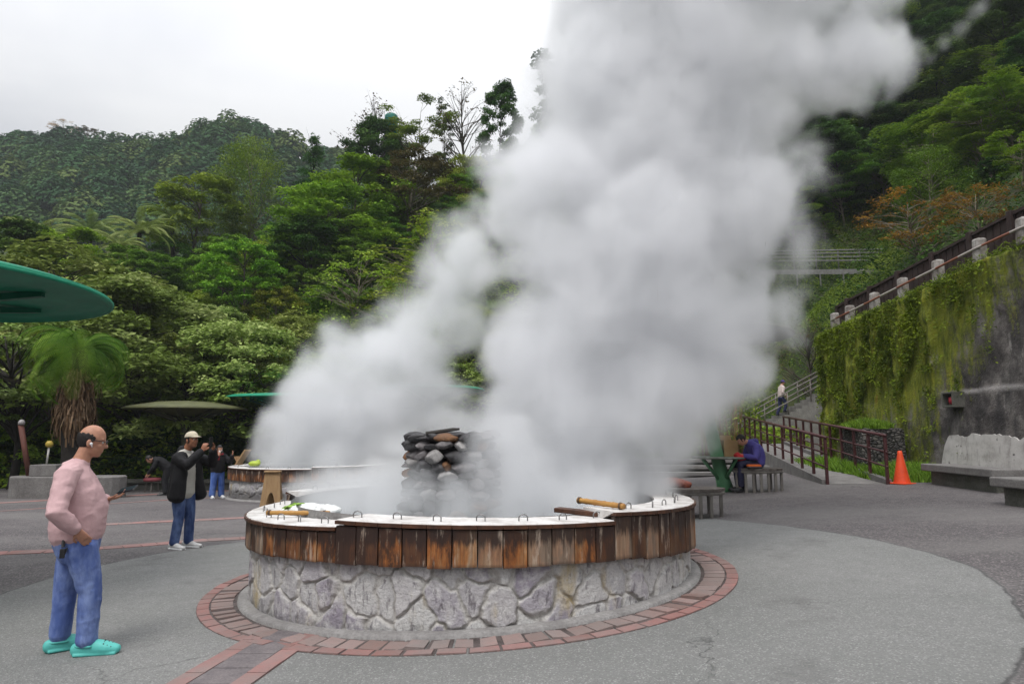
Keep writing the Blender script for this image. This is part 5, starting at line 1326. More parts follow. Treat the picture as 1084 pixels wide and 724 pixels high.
def partial(mb_src, pred, X):
    """keeps the faces whose centre passes pred"""
    m = MB(); idx = {}; 
    fs = []
    for f in mb_src.f:
        c = sum((Vector(mb_src.v[i]) for i in f), Vector())/len(f)
        if pred(c): fs.append(f)
    for f in fs:
        for i in f:
            if i not in idx: idx[i] = len(m.v); m.v.append(tuple(X(Vector(mb_src.v[i])))); m.a.append(0.0)
        m.f.append(tuple(idx[i] for i in f))
    return m
def person(label, loc, rz, J, mats, vox=.007, fold=.006, group=None, shoes='trainer', hair='short', cap=None):
    root = thing('person', label, 'person', loc, rz, group)
    hc, hy, hp = J['head']; Rh = Matrix.Rotation(hy, 3, 'Z') @ Matrix.Rotation(hp, 3, 'Y'); hs = J.get('hs', 1.0)
    X = lambda v: Vector(hc)+Rh @ (v*hs)
    tor = J['torso']; off = lambda s: s
    b = MB(); head_parts(b, X)
    nk = J['neck']; b.loft([Vector(nk), Vector(nk).lerp(X(V3(-.015, 0, -.04)), .5), X(V3(-.01, 0, -.02))], [(.066, .066), (.060, .058), (.058, .056)], 14)
    tp = [Vector((x, y, z)) for x, y, z, d, w in tor]; b.loft(tp, [(w*.86, d*.86) for x, y, z, d, w in tor], 18, J.get('side', (0, 1, 0)))
    for s in 'RL':
        sh, el, wr, hd, hn, cu = J['arm'+s]; b.loft([Vector(tp[-1]).lerp(Vector(sh), .6), sh, Vector(sh).lerp(Vector(el), .5), el, Vector(el).lerp(Vector(wr), .45), wr], [.05, .050, .045, .038, .036, .027], 10)
        hand(b, wr, hd, hn, cu, 1 if s == 'L' else -1)
        hp_, kn, an, toe = J['leg'+s]; b.loft([hp_, Vector(hp_).lerp(Vector(kn), .5), kn, Vector(kn).lerp(Vector(an), .35), an], [.085, .072, .055, .052, .036], 12)
        b.loft([an, Vector(an).lerp(Vector(toe), .5)+V3(0, 0, -.03), toe], [.034, .032, .025], 10)
    body = remesh(b, 'body', mats['skin'], root, vox, 3)
    # top garment
    b = MB(); G_ = J.get('loose', .012)
    b.loft(tp, [(w, d) for x, y, z, d, w in tor], 24, J.get('side', (0, 1, 0)))
    b.loft([tp[-1], Vector(tp[-1]).lerp(Vector(nk), .8)], [(.13, .10), (.078, .074)], 16, J.get('side', (0, 1, 0)))
    sl = J.get('sleeve', [.078, .070, .066, .060, .056, .046])
    for s in 'RL':
        sh, el, wr, hd, hn, cu = J['arm'+s]; sh, el, wr = Vector(sh), Vector(el), Vector(wr)
        b.loft([Vector(tp[-1]).lerp(sh, .55), sh, sh.lerp(el, .5), el, el.lerp(wr, .5), wr-(wr-el).normalized()*.025], sl, 14)
    for ex in J.get('extra', []): b.loft(*ex)
    top = remesh(b, J.get('topname', 'sweater'), mats['top'], root, vox*1.1, 4, fold, (7, 7, 11), 3)
    # trousers
    b = MB(); pl = J['pelvis']; b.loft([Vector(p[:3]) for p in pl], [(p[4], p[3]) for p in pl], 20, J.get('side', (0, 1, 0)))
    lr = J.get('legr', [.112, .100, .083, .078, .076])
    for s in 'RL':
        hp_, kn, an, toe = [Vector(q) for q in J['leg'+s]]; b.loft([hp_, hp_.lerp(kn, .5), kn, kn.lerp(an, .5), an+V3(0, 0, .0)], lr, 16, J.get('side', (0, 1, 0)))
    remesh(b, 'trousers', mats['legs'], root, vox*1.1, 3, fold*.75, (8, 8, 9), 9)
    for s in 'RL':
        hp_, kn, an, toe = [Vector(q) for q in J['leg'+s]]; d = (toe-an); d.z = 0; d.normalize(); g = J.get('gz'+s, toe.z-.025)
        b = MB(); heel = Vector((an.x, an.y, g))-d*.075; tt = Vector((an.x, an.y, g))+d*.215; side = Vector((-d.y, d.x, 0))
        if shoes == 'clog':
            b.loft([heel+V3(0, 0, .045), heel+d*.07+V3(0, 0, .05), heel+d*.15+V3(0, 0, .052), heel+d*.22+V3(0, 0, .045), tt+V3(0, 0, .036)], [(.042, .050), (.048, .060), (.055, .064), (.058, .052), (.042, .034)], 16, side)
            b.box(heel.lerp(tt, .5)+V3(0, 0, .014), (.30, .105, .026), math.atan2(d.y, d.x), bev=.012)
            sh = remesh(b, 'clog', mats['shoe'], root, .006, 3)
            m = MB()
            for i in range(3):
                for j in range(-2, 3):
                    q = heel+d*(.205+.026*i)+side*(j*.019)+V3(0, 0, .104-.012*i-abs(j)*.009); m.ell(q, (.0058, .0058, .006), 8, 5)
            m.build('vent_hole', DARKM, sh); m = MB()
            pts = [heel+d*.12+side*.056*sg+V3(0, 0, .06) for sg in (1,)]
            arc = [heel+d*(.125-.135*math.sin(PI*k/10))+side*.056*math.cos(PI*k/10)+V3(0, 0, .075+.0*k) for k in range(11)]; m.tube(arc, .009, 6)
            m.build('heel_strap', mats['shoe'], sh, True)
        else:
            b.loft([heel+V3(0, 0, .05), heel+d*.06+V3(0, 0, .06), heel+d*.14+V3(0, 0, .05), heel+d*.21+V3(0, 0, .036), tt+V3(0, 0, .03)], [(.034, .045), (.040, .055), (.044, .044), (.046, .032), (.036, .024)], 14, side); sh = remesh(b, 'shoe', mats['shoe'], root, vox*1.1, 3)
            MB().box(heel.lerp(tt, .5)+V3(0, 0, .012), (.29, .09, .024), math.atan2(d.y, d.x), bev=.010).build('sole', mats.get('sole', WHITEP), sh)
    # face and hair
    for s in (1, -1):
        MB().ell(X(V3(.078, s*.031, .008)), (.012*hs,)*3, 10, 8).build('eye', EYEW, root, True); MB().ell(X(V3(.087, s*.032, .008)), (.005*hs,)*3, 8, 6).build('iris', EYED, root, True)
    src = MB().ell((-.003, 0, .032), (.103, .083, .110), 96, 64)
    jit = lambda c: .010*mnoise.noise(c*60)+.006*mnoise.noise(c*160)
    if hair == 'bald': m = partial(src, lambda c: c.z+jit(c) < .066-1.1*max(0, c.x-.0) and c.z+jit(c) > -.060+1.1*max(0, c.x+.05), X)
    elif hair == 'short': m = partial(src, lambda c: (c.z > .075 or c.x < .03) and c.z > -.06+max(0, c.x)*1.4, X)
    else: 
        m = partial(src, lambda c: (c.z > .07 or c.x < .035), X); b = MB(); b.loft([X(V3(-.03, 0, .06)), X(V3(-.05, 0, -.05)), X(V3(-.045, 0, -.15))], [(.085, .06), (.09, .055), (.085, .035)], 14, Rh @ V3(0, 1, 0)); m.add(b.v, b.f)
    ho = m.build('hair', mats.get('hair', HAIRM), root, True)
    so = ho.modifiers.new('t', 'SOLIDIFY'); so.thickness = .006 if hair == 'bald' else .010; so.offset = -1
    if cap is not None:
        m = partial(MB().ell((0, 0, .030), (.108, .089, .110), 40, 28), lambda c: c.z > .048+.0*c.x, X)
        b = MB(); q = []
        for k in range(13):
            a = -PI/2*.8+PI*.8*k/12
            for (r_, z_) in ((.095, .060), (.175 if abs(a) < 9 else .1, .040)):
                rr_ = r_ if r_ < .1 else .098+.085*math.cos(a)**.7; q.append(X(V3(rr_*math.cos(a), .9*(.09 if r_ < .1 else .092)*math.sin(a)*1.0, z_)))
        b.add(q, [(2*k, 2*k+1, 2*k+3, 2*k+2) for k in range(12)])
        co = m.build('cap', cap, root, True); s_ = co.modifiers.new('t', 'SOLIDIFY'); s_.thickness = .008
        bo = b.build('cap_brim', cap, co, True); s_ = bo.modifiers.new('t', 'SOLIDIFY'); s_.thickness = .006
    return root, X
def phone(label, c, d, n, size=(.15, .074, .009)):
    d = Vector(d).normalized(); n = Vector(n); n = (n-d*n.dot(d)).normalized(); s = n.cross(d); Mx = Matrix((d, s, n)).transposed()
    r = thing('phone', label, 'phone', c); r.rotation_euler = Mx.to_euler()
    MB().box((0, 0, 0), size, bev=.004).build('case', DARKM, r); MB().box((0, 0, size[2]/2+.0012), (size[0]*.94, size[1]*.92, .0018)).build('screen', M('dark screen', (.03, .035, .045), None, 9, .12, 0, spec=.6), r)
    MB().box((size[0]*.36, size[1]*.22, -size[2]/2-.002), (.028, .028, .004), bev=.001).build('camera_bump', DARKM, r); return r
def w2(root, p): return Matrix.Translation(root.location) @ Matrix.Rotation(root.rotation_euler.z, 4, 'Z') @ Vector(p)

# --- the man in pink
g1 = G(84.5, 690)
J = dict(head=(V3(.100, 0, 1.598), 0, R_(8)), neck=V3(.025, 0, 1.44),
 torso=[(-.007, 0, .875, .178, .190), (-.005, 0, .93, .188, .196), (.005, 0, .99, .188, .194), (.02, 0, 1.08, .188, .192), (.005, 0, 1.20, .166, .190), (-.01, 0, 1.31, .132, .182), (-.01, 0, 1.385, .098, .140)],
 armR=(V3(-.05, -.190, 1.345), V3(-.105, -.325, 1.09), V3(.02, -.262, .945), V3(.55, .25, -.75), V3(.1, .9, .1), .35),
 armL=(V3(-.03, .195, 1.355), V3(.03, .275, 1.09), V3(.195, .205, 1.13), V3(.9, -.15, .22), V3(0, 0, 1), .55),
 legR=(V3(.03, -.100, .80), V3(.085, -.110, .46), V3(.055, -.110, .105), V3(.20, -.150, .03)),
 legL=(V3(-.03, .100, .80), V3(-.10, .105, .46), V3(-.14, .11, .115), V3(.0, .15, .03)),
 pelvis=[(0, 0, .76, .145, .165), (-.005, 0, .84, .166, .172), (-.005, 0, .90, .150, .165)],
 legr=[.112, .098, .080, .074, .072], sleeve=[.085, .080, .070, .068, .060, .046], topname='sweater', gzR=.0, gzL=.0)
PINKC = cloth('pale pink knit', (.60, .40, .405), (.50, .325, .335), 14)
def lean(J, k):
    f = lambda v: Vector((v[0]-k*v[2], v[1], v[2]))
    for s in 'RL':
        a = J['arm'+s]; J['arm'+s] = tuple(f(q) for q in a[:3])+a[3:]; l = J['leg'+s]; J['leg'+s] = tuple(f(q) if i < 3 else q for i, q in enumerate(l))
    J['head'] = (f(J['head'][0]),)+J['head'][1:]; J['neck'] = f(J['neck'])
    J['torso'] = [(x-k*z, y, z, d, w) for x, y, z, d, w in J['torso']]; J['pelvis'] = [(x-k*z, y, z, d, w) for x, y, z, d, w in J['pelvis']]
lean(J, .085)
m1, X1 = person('balding man in a pale pink sweater and blue jeans looking at his phone', g1, R_(27), J, dict(skin=SKIN, top=PINKC, legs=denim('blue denim', (.075, .12, .32), (.20, .27, .50)), shoe=M('teal foam clogs', (.10, .47, .42), (.08, .40, .36), 6, .5, .001)), .0065, .008, shoes='clog', hair='bald')
# hem and cuffs, glasses, earbud, keys
for p in ((V3(.190, .207, 1.128), V3(.150, .222, 1.118)), (V3(.0, -.264, .952), V3(-.03, -.277, .985))): MB().tube([Vector((q[0]-.085*q[2], q[1], q[2])) for q in p], [.041, .045], 14).build('cuff', PINKC, m1, True)
gl = MB()
for s in (1, -1):
    gl.tube([X1(V3(.108, s*.033, .010)+V3(0, .024*math.cos(a*PI/6), .017*math.sin(a*PI/6))) for a in range(13)], .0028, 5, False); gl.tube([X1(V3(.106, s*.056, .015)), X1(V3(.02, s*.083, .018)), X1(V3(-.01, s*.084, .006))], .003, 5)
gl.tube([X1(V3(.109, -.01, .012)), X1(V3(.112, 0, .014)), X1(V3(.109, .01, .012))], .0028, 5); gl.build('glasses', DARKM, m1, True)
MB().ell(X1(V3(.010, -.092, -.012)), (.011, .009, .012), 10, 8).tube([X1(V3(.012, -.094, -.014)), X1(V3(.020, -.092, -.036))], .0045, 6).build('earbud', WHITEP, m1, True)
MB().tube([(-.15, -.165, .87), (-.15, -.185, .82)], .012, 8).box((-.15, -.19, .775), (.035, .016, .07), bev=.004).box((-.13, -.186, .79), (.014, .012, .05), ry=.3, bev=.003).build('key_pouch', DARKM, m1)
phone('phone held level by the bald man in pink', w2(m1, (.235, .170, 1.205)), (.95, -.15, .22), (-.28, -.42, .86), (.155, .078, .011))
# --- man in the cream cap
g2 = G(191, 580)
JK = cloth('black jacket', (.012, .011, .013), (.007, .007, .008), 12, .8)
J = dict(head=(V3(.075, 0, 1.575), R_(-8), R_(-4)), neck=V3(.0, 0, 1.42),
 torso=[(-.02, 0, .80, .145, .205), (-.02, 0, .92, .140, .198), (-.01, 0, 1.08, .135, .195), (-.015, 0, 1.24, .130, .205), (-.02, 0, 1.34, .110, .19), (-.015, 0, 1.385, .08, .13)],
 armR=(V3(-.01, -.20, 1.33), V3(.22, -.26, 1.22), V3(.34, -.10, 1.42), V3(.25, .25, .9), V3(-.3, .9, .1), .7),
 armL=(V3(.0, .20, 1.33), V3(.25, .30, 1.22), V3(.36, .12, 1.43), V3(.25, -.25, .9), V3(-.3, -.9, .1), .7),
 legR=(V3(-.02, -.09, .80), V3(.02, -.10, .45), V3(-.03, -.11, .09), V3(.12, -.15, .03)),
 legL=(V3(-.0, .09, .80), V3(.05, .10, .45), V3(.05, .10, .09), V3(.21, .10, .03)),
 pelvis=[(-.02, 0, .76, .115, .165), (-.015, 0, .88, .12, .168)],
 legr=[.098, .090, .072, .068, .066], sleeve=[.058, .056, .053, .048, .044, .036], topname='shirt', gzR=0, gzL=0)
m2, X2 = person('man in a cream cap and open black jacket raising a phone to take a picture', g2, R_(-12), J, dict(skin=SKIN2, top=cloth('pale shirt', (.55, .53, .48)), legs=denim('dark blue denim', (.025, .045, .13), (.10, .15, .30)), shoe=M('white trainers', (.62, .61, .60), (.5, .49, .48), 9, .5)), .010, .006, cap=cloth('cream cap', (.62, .55, .42)))
b = MB()   # open jacket: back, two front panels, sleeves
b.loft([V3(-.075, 0, .74), V3(-.07, 0, .92), V3(-.06, 0, 1.1), V3(-.055, 0, 1.28), V3(-.035, 0, 1.36)], [(.225, .10), (.215, .095), (.205, .09), (.215, .09), (.16, .075)], 20)
for s in (1, -1):
    w = .26 if s > 0 else .20
    b.loft([V3(.03+.04*(s > 0), s*(.19+.07*(s > 0)), .74), V3(.05, s*.19, .95), V3(.05, s*.165, 1.15), V3(.02, s*.14, 1.34)], [(.085, .115), (.09, .11), (.09, .10), (.08, .09)], 14)
    sh, el, wr = [Vector(q) for q in J['arm'+'LR'[s < 0]][:3]]; b.loft([sh*.9+V3(0, 0, .13), sh, sh.lerp(el, .5), el, el.lerp(wr, .5), wr-(wr-el).normalized()*.03], [.08, .085, .080, .074, .066, .054], 14)
b.loft([V3(-.05, 0, 1.40), V3(-.045, 0, 1.44)], [(.10, .075), (.085, .07)], 14)
remesh(b, 'jacket', JK, m2, .011, 3, .010, (8, 8, 6), 5)
phone('phone raised upright by the man in the cream cap', w2(m2, (.40, .01, 1.545)), (0, 0, 1), (-1, .3, 0))
# --- woman taking a picture, in front of the far basin
g3 = G(229, 527)
J = dict(head=(V3(.05, 0, 1.40), 0, R_(6)), neck=V3(0, 0, 1.26), hs=.96,
 torso=[(-.01, 0, .76, .14, .20), (-.01, 0, .9, .135, .19), (0, 0, 1.05, .13, .19), (-.01, 0, 1.16, .115, .185), (-.01, 0, 1.23, .08, .12)],
 armR=(V3(0, -.18, 1.18), V3(.14, -.27, 1.0), V3(.30, -.12, 1.22), V3(.2, .2, .9), V3(-.5, .8, 0), .7), armL=(V3(0, .18, 1.18), V3(.12, .32, 1.02), V3(.26, .30, 1.24), V3(.3, .1, .9), V3(-.5, -.8, 0), .7),
 legR=(V3(0, -.09, .74), V3(.02, -.11, .42), V3(0, -.13, .09), V3(.14, -.15, .03)), legL=(V3(0, .09, .74), V3(.02, .11, .42), V3(0, .13, .09), V3(.14, .15, .03)),
 pelvis=[(0, 0, .70, .115, .16), (0, 0, .80, .12, .165)], legr=[.10, .095, .085, .085, .088], sleeve=[.085, .082, .078, .072, .066, .054], topname='jacket', gzR=0, gzL=0)
m3, X3 = person('small person in black jacket and wide blue jeans with raised hands beside the far basin', g3, R_(-48), J, dict(skin=SKIN, top=JK, legs=denim('bright blue denim', (.04, .09, .30), (.12, .20, .48)), shoe=WHITEP), .014, .008, hair='long')
m = MB(); m.tube([V3(.02+.085*math.cos(a), .095*math.sin(a), 1.27) for a in [2*PI*k/16 for k in range(17)]], .035, 8, False); m.tube([(.10, -.04, 1.25), (.14, -.05, 1.10)], [.04, .03], 8); m.build('scarf', cloth('red scarf', (.42, .035, .05)), m3, True)
MB().box(X3(V3(.09, 0, -.055)), (.03, .10, .075), bev=.012).build('face_mask', WHITEP, m3)
phone('phone held up by the small person in wide blue jeans', w2(m3, (.32, -.02, 1.33)), (0, 1, .1), (-1, 0, 0))
# --- person in black bending over by the red stool
p4 = P(175, 514, 21.5); g4 = V3(p4.x, 21.5, zp(p4.x, 21.5))
J = dict(head=(V3(.48, 0, 1.10), 0, R_(50)), neck=V3(.36, 0, 1.10), side=(0, 1, 0),
 torso=[(-.04, 0, .82, .15, .19), (.06, 0, .92, .145, .19), (.18, 0, 1.02, .14, .195), (.28, 0, 1.08, .12, .19), (.34, 0, 1.10, .085, .13)],
 armR=(V3(.26, -.19, 1.06), V3(.36, -.24, .82), V3(.48, -.16, .66), V3(.5, .2, -.8), V3(0, 1, 0), .5), armL=(V3(.26, .19, 1.06), V3(.36, .24, .82), V3(.48, .16, .66), V3(.5, -.2, -.8), V3(0, -1, 0), .5),
 legR=(V3(-.04, -.09, .80), V3(.02, -.10, .44), V3(-.04, -.11, .09), V3(.10, -.12, .03)), legL=(V3(-.04, .09, .80), V3(.03, .10, .44), V3(-.02, .11, .09), V3(.12, .12, .03)),
 pelvis=[(-.04, 0, .74, .125, .17), (-.05, 0, .86, .135, .175)], legr=[.10, .092, .078, .074, .07], topname='jacket', gzR=0, gzL=0)
person('person in black clothes bending forward in front of the low seat wall', g4, R_(200), J, dict(skin=SKIN, top=JK, legs=cloth('black trousers', (.018, .018, .02)), shoe=DARKM, sole=DARKM), .016, .01)
# --- child in purple on the bench
b1 = BENCH1; base = V3(b1[0]-.02, b1[1]-.03, b1[2])
J = dict(head=(V3(.30, 0, .60), R_(-12), R_(42)), neck=V3(.17, 0, .55), hs=.98,
 torso=[(-.02, 0, .09, .155, .20), (-.04, 0, .24, .165, .205), (-.01, 0, .38, .155, .20), (.07, 0, .48, .125, .185), (.13, 0, .53, .09, .13)],
 armR=(V3(.05, -.18, .45), V3(.12, -.24, .22), V3(.31, -.09, .26), V3(.8, .4, .3), V3(0, .6, .7), .6), armL=(V3(.05, .18, .45), V3(.12, .24, .22), V3(.31, .09, .26), V3(.8, -.4, .3), V3(0, -.6, .7), .6),
 legR=(V3(.02, -.10, .085), V3(.40, -.12, .09), V3(.36, -.12, -.37), V3(.50, -.13, -.45)), legL=(V3(.02, .10, .085), V3(.42, .11, .09), V3(.40, .11, -.37), V3(.54, .12, -.45)),
 pelvis=[(-.06, 0, .09, .12, .19), (.08, 0, .09, .11, .19)], legr=[.10, .098, .082, .075, .068], sleeve=[.085, .084, .080, .072, .064, .05], topname='jacket', gzR=-.49, gzL=-.49)
PUR = cloth('purple jacket', (.085, .075, .30), (.055, .045, .20), 12, .7)
m5, X5 = person('child in a purple hooded jacket hunched over a red bag on the curved bench', base, PI+R_(8), J, dict(skin=SKIN, top=PUR, legs=cloth('dark navy trousers', (.022, .022, .055)), shoe=DARKM, sole=DARKM), .011, .009)
b = MB(); b.loft([V3(.02, -.09, .56), V3(-.02, 0, .555), V3(.02, .09, .56)], [(.06, .07), (.085, .08), (.06, .07)], 12); remesh(b, 'hood', PUR, m5, .012, 3, .006)
rb = thing('red_bag', 'soft red bag held on the lap of the child in purple', 'bag', w2(m5, (.36, 0, .21))); remesh(MB().ell((0, 0, 0), (.12, .13, .10), 16, 10).ell((-.06, 0, .07), (.07, .09, .05), 12, 8), 'bag', cloth('red nylon', (.50, .025, .03)), rb, .012, 2, .015, (9, 9, 9))
ob = thing('orange_pouch', 'orange and black pouch lying on the bench beside the child in purple', 'pouch', w2(m5, (.20, .30, .045))); MB().box((0, 0, .0), (.30, .12, .085), bev=.025).build('pouch', cloth('orange nylon', (.60, .12, .02)), ob); MB().box((.0, 0, -.02), (.33, .14, .04), bev=.012).build('base_panel', DARKM, ob)
# --- person climbing the stairs
p6 = P(828, 437, 32.5); st6 = V3(p6.x, 32.55, tread(p6.x)-.0)
J = dict(head=(V3(.12, 0, 1.56), 0, R_(10)), neck=V3(.06, 0, 1.42),
 torso=[(0, 0, .90, .13, .18), (.01, 0, 1.0, .135, .18), (.03, 0, 1.15, .135, .19), (.05, 0, 1.28, .12, .19), (.06, 0, 1.37, .085, .13)],
 armR=(V3(.05, -.19, 1.32), V3(-.04, -.25, 1.08), V3(.12, -.24, .92), V3(.6, 0, -.6), V3(0, 1, 0), .5), armL=(V3(.05, .19, 1.32), V3(.10, .24, 1.06), V3(.28, .22, 1.0), V3(.8, 0, .1), V3(0, -1, 0), .5),
 legR=(V3(0, -.09, .84), V3(.20, -.10, .56), V3(.10, -.10, .24), V3(.24, -.11, .185)), legL=(V3(0, .09, .84), V3(-.02, .10, .45), V3(-.16, .10, .09), V3(-.02, .11, .03)),
 pelvis=[(0, 0, .80, .115, .16), (0, 0, .93, .12, .165)], legr=[.098, .09, .075, .07, .066], topname='vest', gzR=.155, gzL=0)
person('person in a pale vest and purple cap climbing the concrete stairs', st6, R_(8), J, dict(skin=SKIN, top=cloth('pale pinkish vest', (.58, .48, .45)), legs=cloth('dark blue trousers', (.03, .035, .09)), shoe=DARKM, sole=DARKM), .016, .008, cap=cloth('purple cap', (.09, .06, .25)))
# ------------------------------------------------------------------ steam (procedural density in a volume object)
def steam(name, label, puffs, vox, dens, warp, edge, seed, pad=.6, extra=(), col=(.988, .991, 1.0), erode=.55):
    """puffs: (px, py, radius px, depth, weight)"""
    pf = []
    for px, py, r, Y, w in puffs:
        c = P(px, py, Y); pf.append((c, r*Y/723*1.02, w))
    pf += list(extra)
    lo = Vector([min(c[i]-r for c, r, _ in pf)-pad*.5 for i in range(3)]); hi = Vector([max(c[i]+r for c, r, _ in pf)+pad*.5 for i in range(3)])
    lo.z = max(lo.z, STEAM_FLOOR)
    v = bpy.data.volumes.new(name); o = bpy.data.objects.new(name, v); COL.objects.link(o); tag(o, label, 'steam', None, 'stuff')
    m = bpy.data.materials.new(name); m.use_nodes = True; nt = m.node_tree; nt.nodes.clear()
    out = nt.nodes.new('ShaderNodeOutputMaterial'); pv = nt.nodes.new('ShaderNodeVolumePrincipled'); nt.links.new(pv.outputs[0], out.inputs['Volume'])
    pv.inputs['Density'].default_value = dens; pv.inputs['Color'].default_value = (*col, 1); pv.inputs['Anisotropy'].default_value = .45
    v.materials.append(m)
    g = bpy.data.node_groups.new(name, 'GeometryNodeTree'); g.interface.new_socket('Geometry', in_out='OUTPUT', socket_type='NodeSocketGeometry')
    N = g.nodes.new; Lk = g.links.new
    go = N('NodeGroupOutput'); vc = N('GeometryNodeVolumeCube')
    vc.inputs['Min'].default_value = lo; vc.inputs['Max'].default_value = hi
    for ax, i in (('X', 0), ('Y', 1), ('Z', 2)): vc.inputs['Resolution '+ax].default_value = max(8, int((hi[i]-lo[i])/vox))
    pos = N('GeometryNodeInputPosition').outputs[0]
    def noise(vec, scale, det, off, rough=.55, colr=False):
        a = N('ShaderNodeVectorMath'); a.operation = 'ADD'; Lk(vec, a.inputs[0]); a.inputs[1].default_value = (off, off*1.7, off*.6)
        n = N('ShaderNodeTexNoise'); n.inputs['Scale'].default_value = scale; n.inputs['Detail'].default_value = det; n.inputs['Roughness'].default_value = rough; Lk(a.outputs[0], n.inputs['Vector']); return n.outputs['Color' if colr else 0]
    def mth(op, a, b=0.0, c=0.0):
        n = N('ShaderNodeMath'); n.operation = op
        for i, q in enumerate((a, b, c)):
            if isinstance(q, (int, float)): n.inputs[i].default_value = q
            else: Lk(q, n.inputs[i])
        return n.outputs[0]
    cur = pos
    for sc_, amp, det in warp:
        n = noise(cur if sc_ < 1e9 else pos, sc_, det, seed+sc_, .5, True)
        s = N('ShaderNodeVectorMath'); s.operation = 'SUBTRACT'; Lk(n, s.inputs[0]); s.inputs[1].default_value = (.5, .5, .5)
        k = N('ShaderNodeVectorMath'); k.operation = 'SCALE'; Lk(s.outputs[0], k.inputs[0]); k.inputs['Scale'].default_value = amp*2
        a = N('ShaderNodeVectorMath'); a.operation = 'ADD'; Lk(cur, a.inputs[0]); Lk(k.outputs[0], a.inputs[1]); cur = a.outputs[0]
    acc = None
    for c, r, w in pf:
        d = N('ShaderNodeVectorMath'); d.operation = 'DISTANCE'; Lk(cur, d.inputs[0]); d.inputs[1].default_value = c
        f = mth('MULTIPLY_ADD', d.outputs['Value'], -w/r, w)
        if acc is None: acc = f
        else: acc = mth('SMOOTH_MAX', acc, f, .12)
    nz = noise(cur, 1/edge[0], 5, seed+3.3, .6)
    f = mth('ADD', acc, mth('MULTIPLY', mth('SUBTRACT', nz, .5), edge[1]))
    mr = N('ShaderNodeMapRange'); mr.interpolation_type = 'SMOOTHSTEP'; Lk(f, mr.inputs[0]); mr.inputs[1].default_value = edge[2]; mr.inputs[2].default_value = edge[3]
    big = noise(pos, .55/edge[0], 4, seed+8.8, .6)
    mb_ = N('ShaderNodeMapRange'); Lk(big, mb_.inputs[0]); mb_.inputs[1].default_value = .36; mb_.inputs[2].default_value = .60; mb_.inputs[3].default_value = 1-erode; mb_.inputs[4].default_value = 1.15
    dn = mth('MULTIPLY', mr.outputs[0], mb_.outputs[0])
    Lk(dn, vc.inputs['Density'])
    sm = N('GeometryNodeSetMaterial'); sm.inputs['Material'].default_value = m; Lk(vc.outputs[0], sm.inputs[0]); Lk(sm.outputs[0], go.inputs[0])
    md = o.modifiers.new('density', 'NODES'); md.node_group = g
    return o
Ym = 8.2
main = [(470, 528, 42, 8.0, .8), (540, 515, 62, 8.0, .9), (620, 505, 80, 8.1, 1), (680, 500, 52, 8.1, .8),
 (545, 450, 58, Ym, .9), (610, 430, 95, Ym, 1), (690, 425, 95, Ym, 1), (755, 395, 55, Ym, .9), (788, 392, 28, Ym, .7),
 (565, 375, 55, Ym, .9), (630, 345, 95, Ym, 1), (705, 330, 105, Ym, 1), (775, 325, 58, Ym, .8), (803, 290, 30, Ym, .6),
 (600, 275, 72, Ym, .75), (680, 245, 110, Ym, 1), (770, 225, 82, Ym, 1), (815, 200, 46, Ym, .8), (835, 140, 34, Ym, .7),
 (548, 195, 42, Ym, .7), (600, 175, 80, Ym, .85), (690, 145, 105, Ym, 1), (775, 145, 78, Ym, .9),
 (535, 235, 30, Ym, .5), (525, 170, 30, Ym, .45),
 (640, 85, 92, Ym, .8), (730, 65, 105, Ym, .85), (825, 65, 62, Ym, .7), (890, 55, 60, Ym, .65), (940, 55, 36, Ym, .6), (965, 45, 20, Ym, .5), (880, 100, 38, Ym, .45),
 (650, -10, 88, Ym, .7), (740, -30, 110, Ym, .8), (850, -30, 92, Ym, .7), (930, -20, 55, Ym, .6), (700, -130, 130, Ym, .7), (850, -150, 120, Ym, .7),
 (535, 285, 38, Ym+.5, .26), (560, 235, 45, Ym+.5, .32), (850, 180, 42, Ym, .30), (850, 95, 48, Ym, .40), (845, 260, 36, Ym, .26), (835, 330, 34, Ym, .3)]
STEAM_FLOOR = .74
steam('steam', 'tall white steam column pouring up out of the front basin', main, .034, 4.2, ((.5, .40, 2), (1.3, .22, 2), (3.4, .10, 2), (8, .035, 2)), (.42, .75, .0, .42), 3.0)
rear = [(278, 478, 20, 20.6, .8), (300, 470, 34, 20.8, .9), (335, 455, 48, 21, 1), (375, 440, 58, 21, 1), (415, 425, 58, 21, 1), (455, 415, 48, 21, .8), (485, 420, 30, 21, .55),
 (300, 425, 22, 20.8, .7), (330, 410, 34, 21, .85), (365, 390, 42, 21, .9), (405, 365, 46, 21, .9), (440, 335, 42, 21, .8), (345, 358, 18, 21, .6), (470, 300, 34, 21, .42), (445, 285, 22, 21, .35), (500, 340, 30, 21, .4),
 (500, 265, 38, 21, .3), (545, 230, 44, 21.5, .32), (385, 400, 72, 21, .6), (432, 360, 72, 21, .48), (470, 318, 62, 21, .40), (505, 275, 55, 21, .32), (340, 440, 62, 21, .7), (320, 490, 40, 20.8, 1), (370, 490, 46, 20.8, 1), (420, 480, 48, 20.8, 1), (470, 470, 42, 20.8, .9)]
STEAM_FLOOR = .46
steam('steam', 'broad white steam cloud drifting up to the right from the rear basin', rear, .085, 2.0, ((.2, 1.1, 2), (.55, .52, 2), (1.5, .22, 2), (4, .06, 2)), (1.05, .75, .0, .44), 9.0, pad=1.4,
      extra=[(Vector((B2.x+1.4*math.cos(k*.9), B2.y+1.4*math.sin(k*.9), .85)), .75, .8) for k in range(7)])
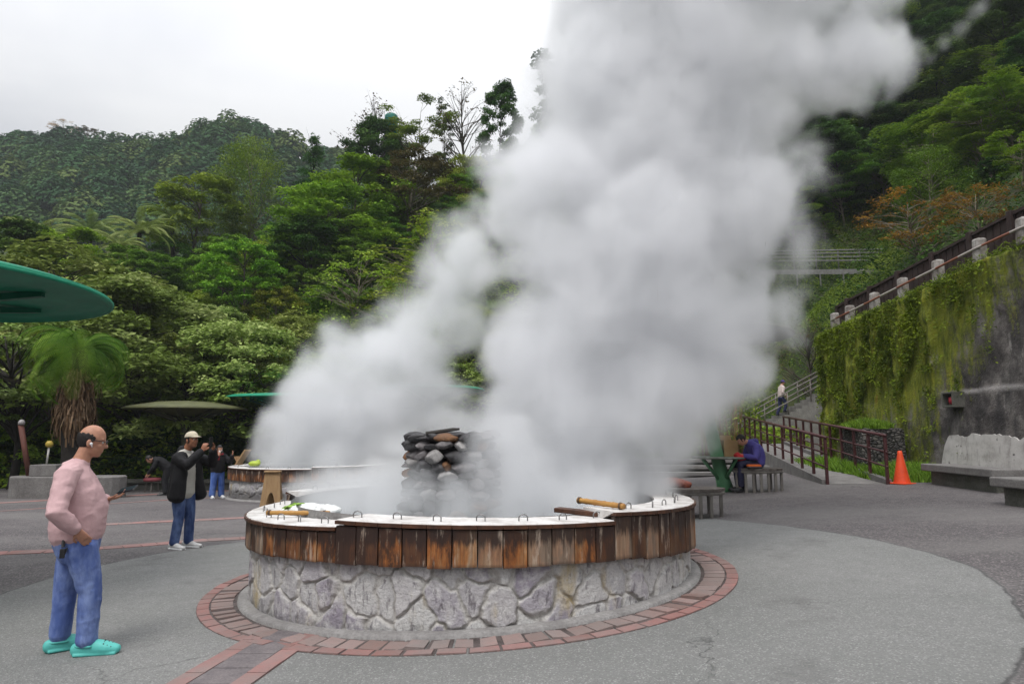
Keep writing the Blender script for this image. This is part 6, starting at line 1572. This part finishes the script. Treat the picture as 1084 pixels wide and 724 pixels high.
low = [(400, 545, 42, 7.2, .5), (440, 530, 40, 7.0, .45), (390, 515, 34, 7.6, .55), (480, 540, 45, 6.9, .7), (540, 545, 40, 6.9, .7), (600, 545, 36, 7.0, .7), (360, 540, 26, 7.2, .5), (455, 490, 30, 8.6, .6), (425, 470, 30, 8.8, .5), (340, 540, 30, 7.3, .45), (420, 540, 40, 7.9, .8), (520, 525, 44, 8.4, .9), (532, 468, 40, 7.1, 1), (548, 500, 46, 7.0, 1), (525, 520, 44, 7.0, 1), (505, 492, 28, 7.1, .6), (640, 540, 40, 7.4, .8), (690, 530, 36, 7.9, .8), (360, 520, 30, 9.0, .7), (320, 525, 26, 9.0, .6), (400, 508, 34, 9.6, .8), (445, 505, 34, 9.6, .8)]
STEAM_FLOOR = .72
steam('steam', 'thin veil of steam curling low over the water of the front basin', low, .03, 3.0, ((.9, .12, 2), (3, .07, 2)), (.30, .6, .0, .42), 15.0, pad=.4,
      extra=[(Vector((BC.x+q*math.cos(k*.785+q), BC.y+q*math.sin(k*.785+q), .86+.05*(k % 3))), .50, .75) for k in range(8) for q in (.95, 1.6) if not (math.sin(k*.785+q) < -.3 and math.cos(k*.785+q) < .35)])
wisp = [(985, 62, 10, 30, .5), (1000, 48, 13, 30, .6), (1018, 30, 15, 30, .6), (1035, 10, 15, 30, .6), (1048, -8, 16, 30, .5)]
STEAM_FLOOR = 0
steam('steam', 'thin loose wisp of steam against the dark trees at the top right', wisp, .12, .55, ((.25, .4, 2), (.9, .2, 2)), (.9, .6, .05, .6), 23.0)
# ------------------------------------------------------------------ thin mountain air
m = MB().box((-60, 110, 55.5), (480, 260, 134)); hz = m.build('haze', None); tag(hz, kind='stuff')
hm = bpy.data.materials.new('haze'); hm.use_nodes = True; nt = hm.node_tree; nt.nodes.clear()
o_ = nt.nodes.new('ShaderNodeOutputMaterial'); pv = nt.nodes.new('ShaderNodeVolumePrincipled'); nt.links.new(pv.outputs[0], o_.inputs['Volume'])
pv.inputs['Density'].default_value = .00035; pv.inputs['Color'].default_value = (.90, .95, 1, 1); hz.data.materials.append(hm)
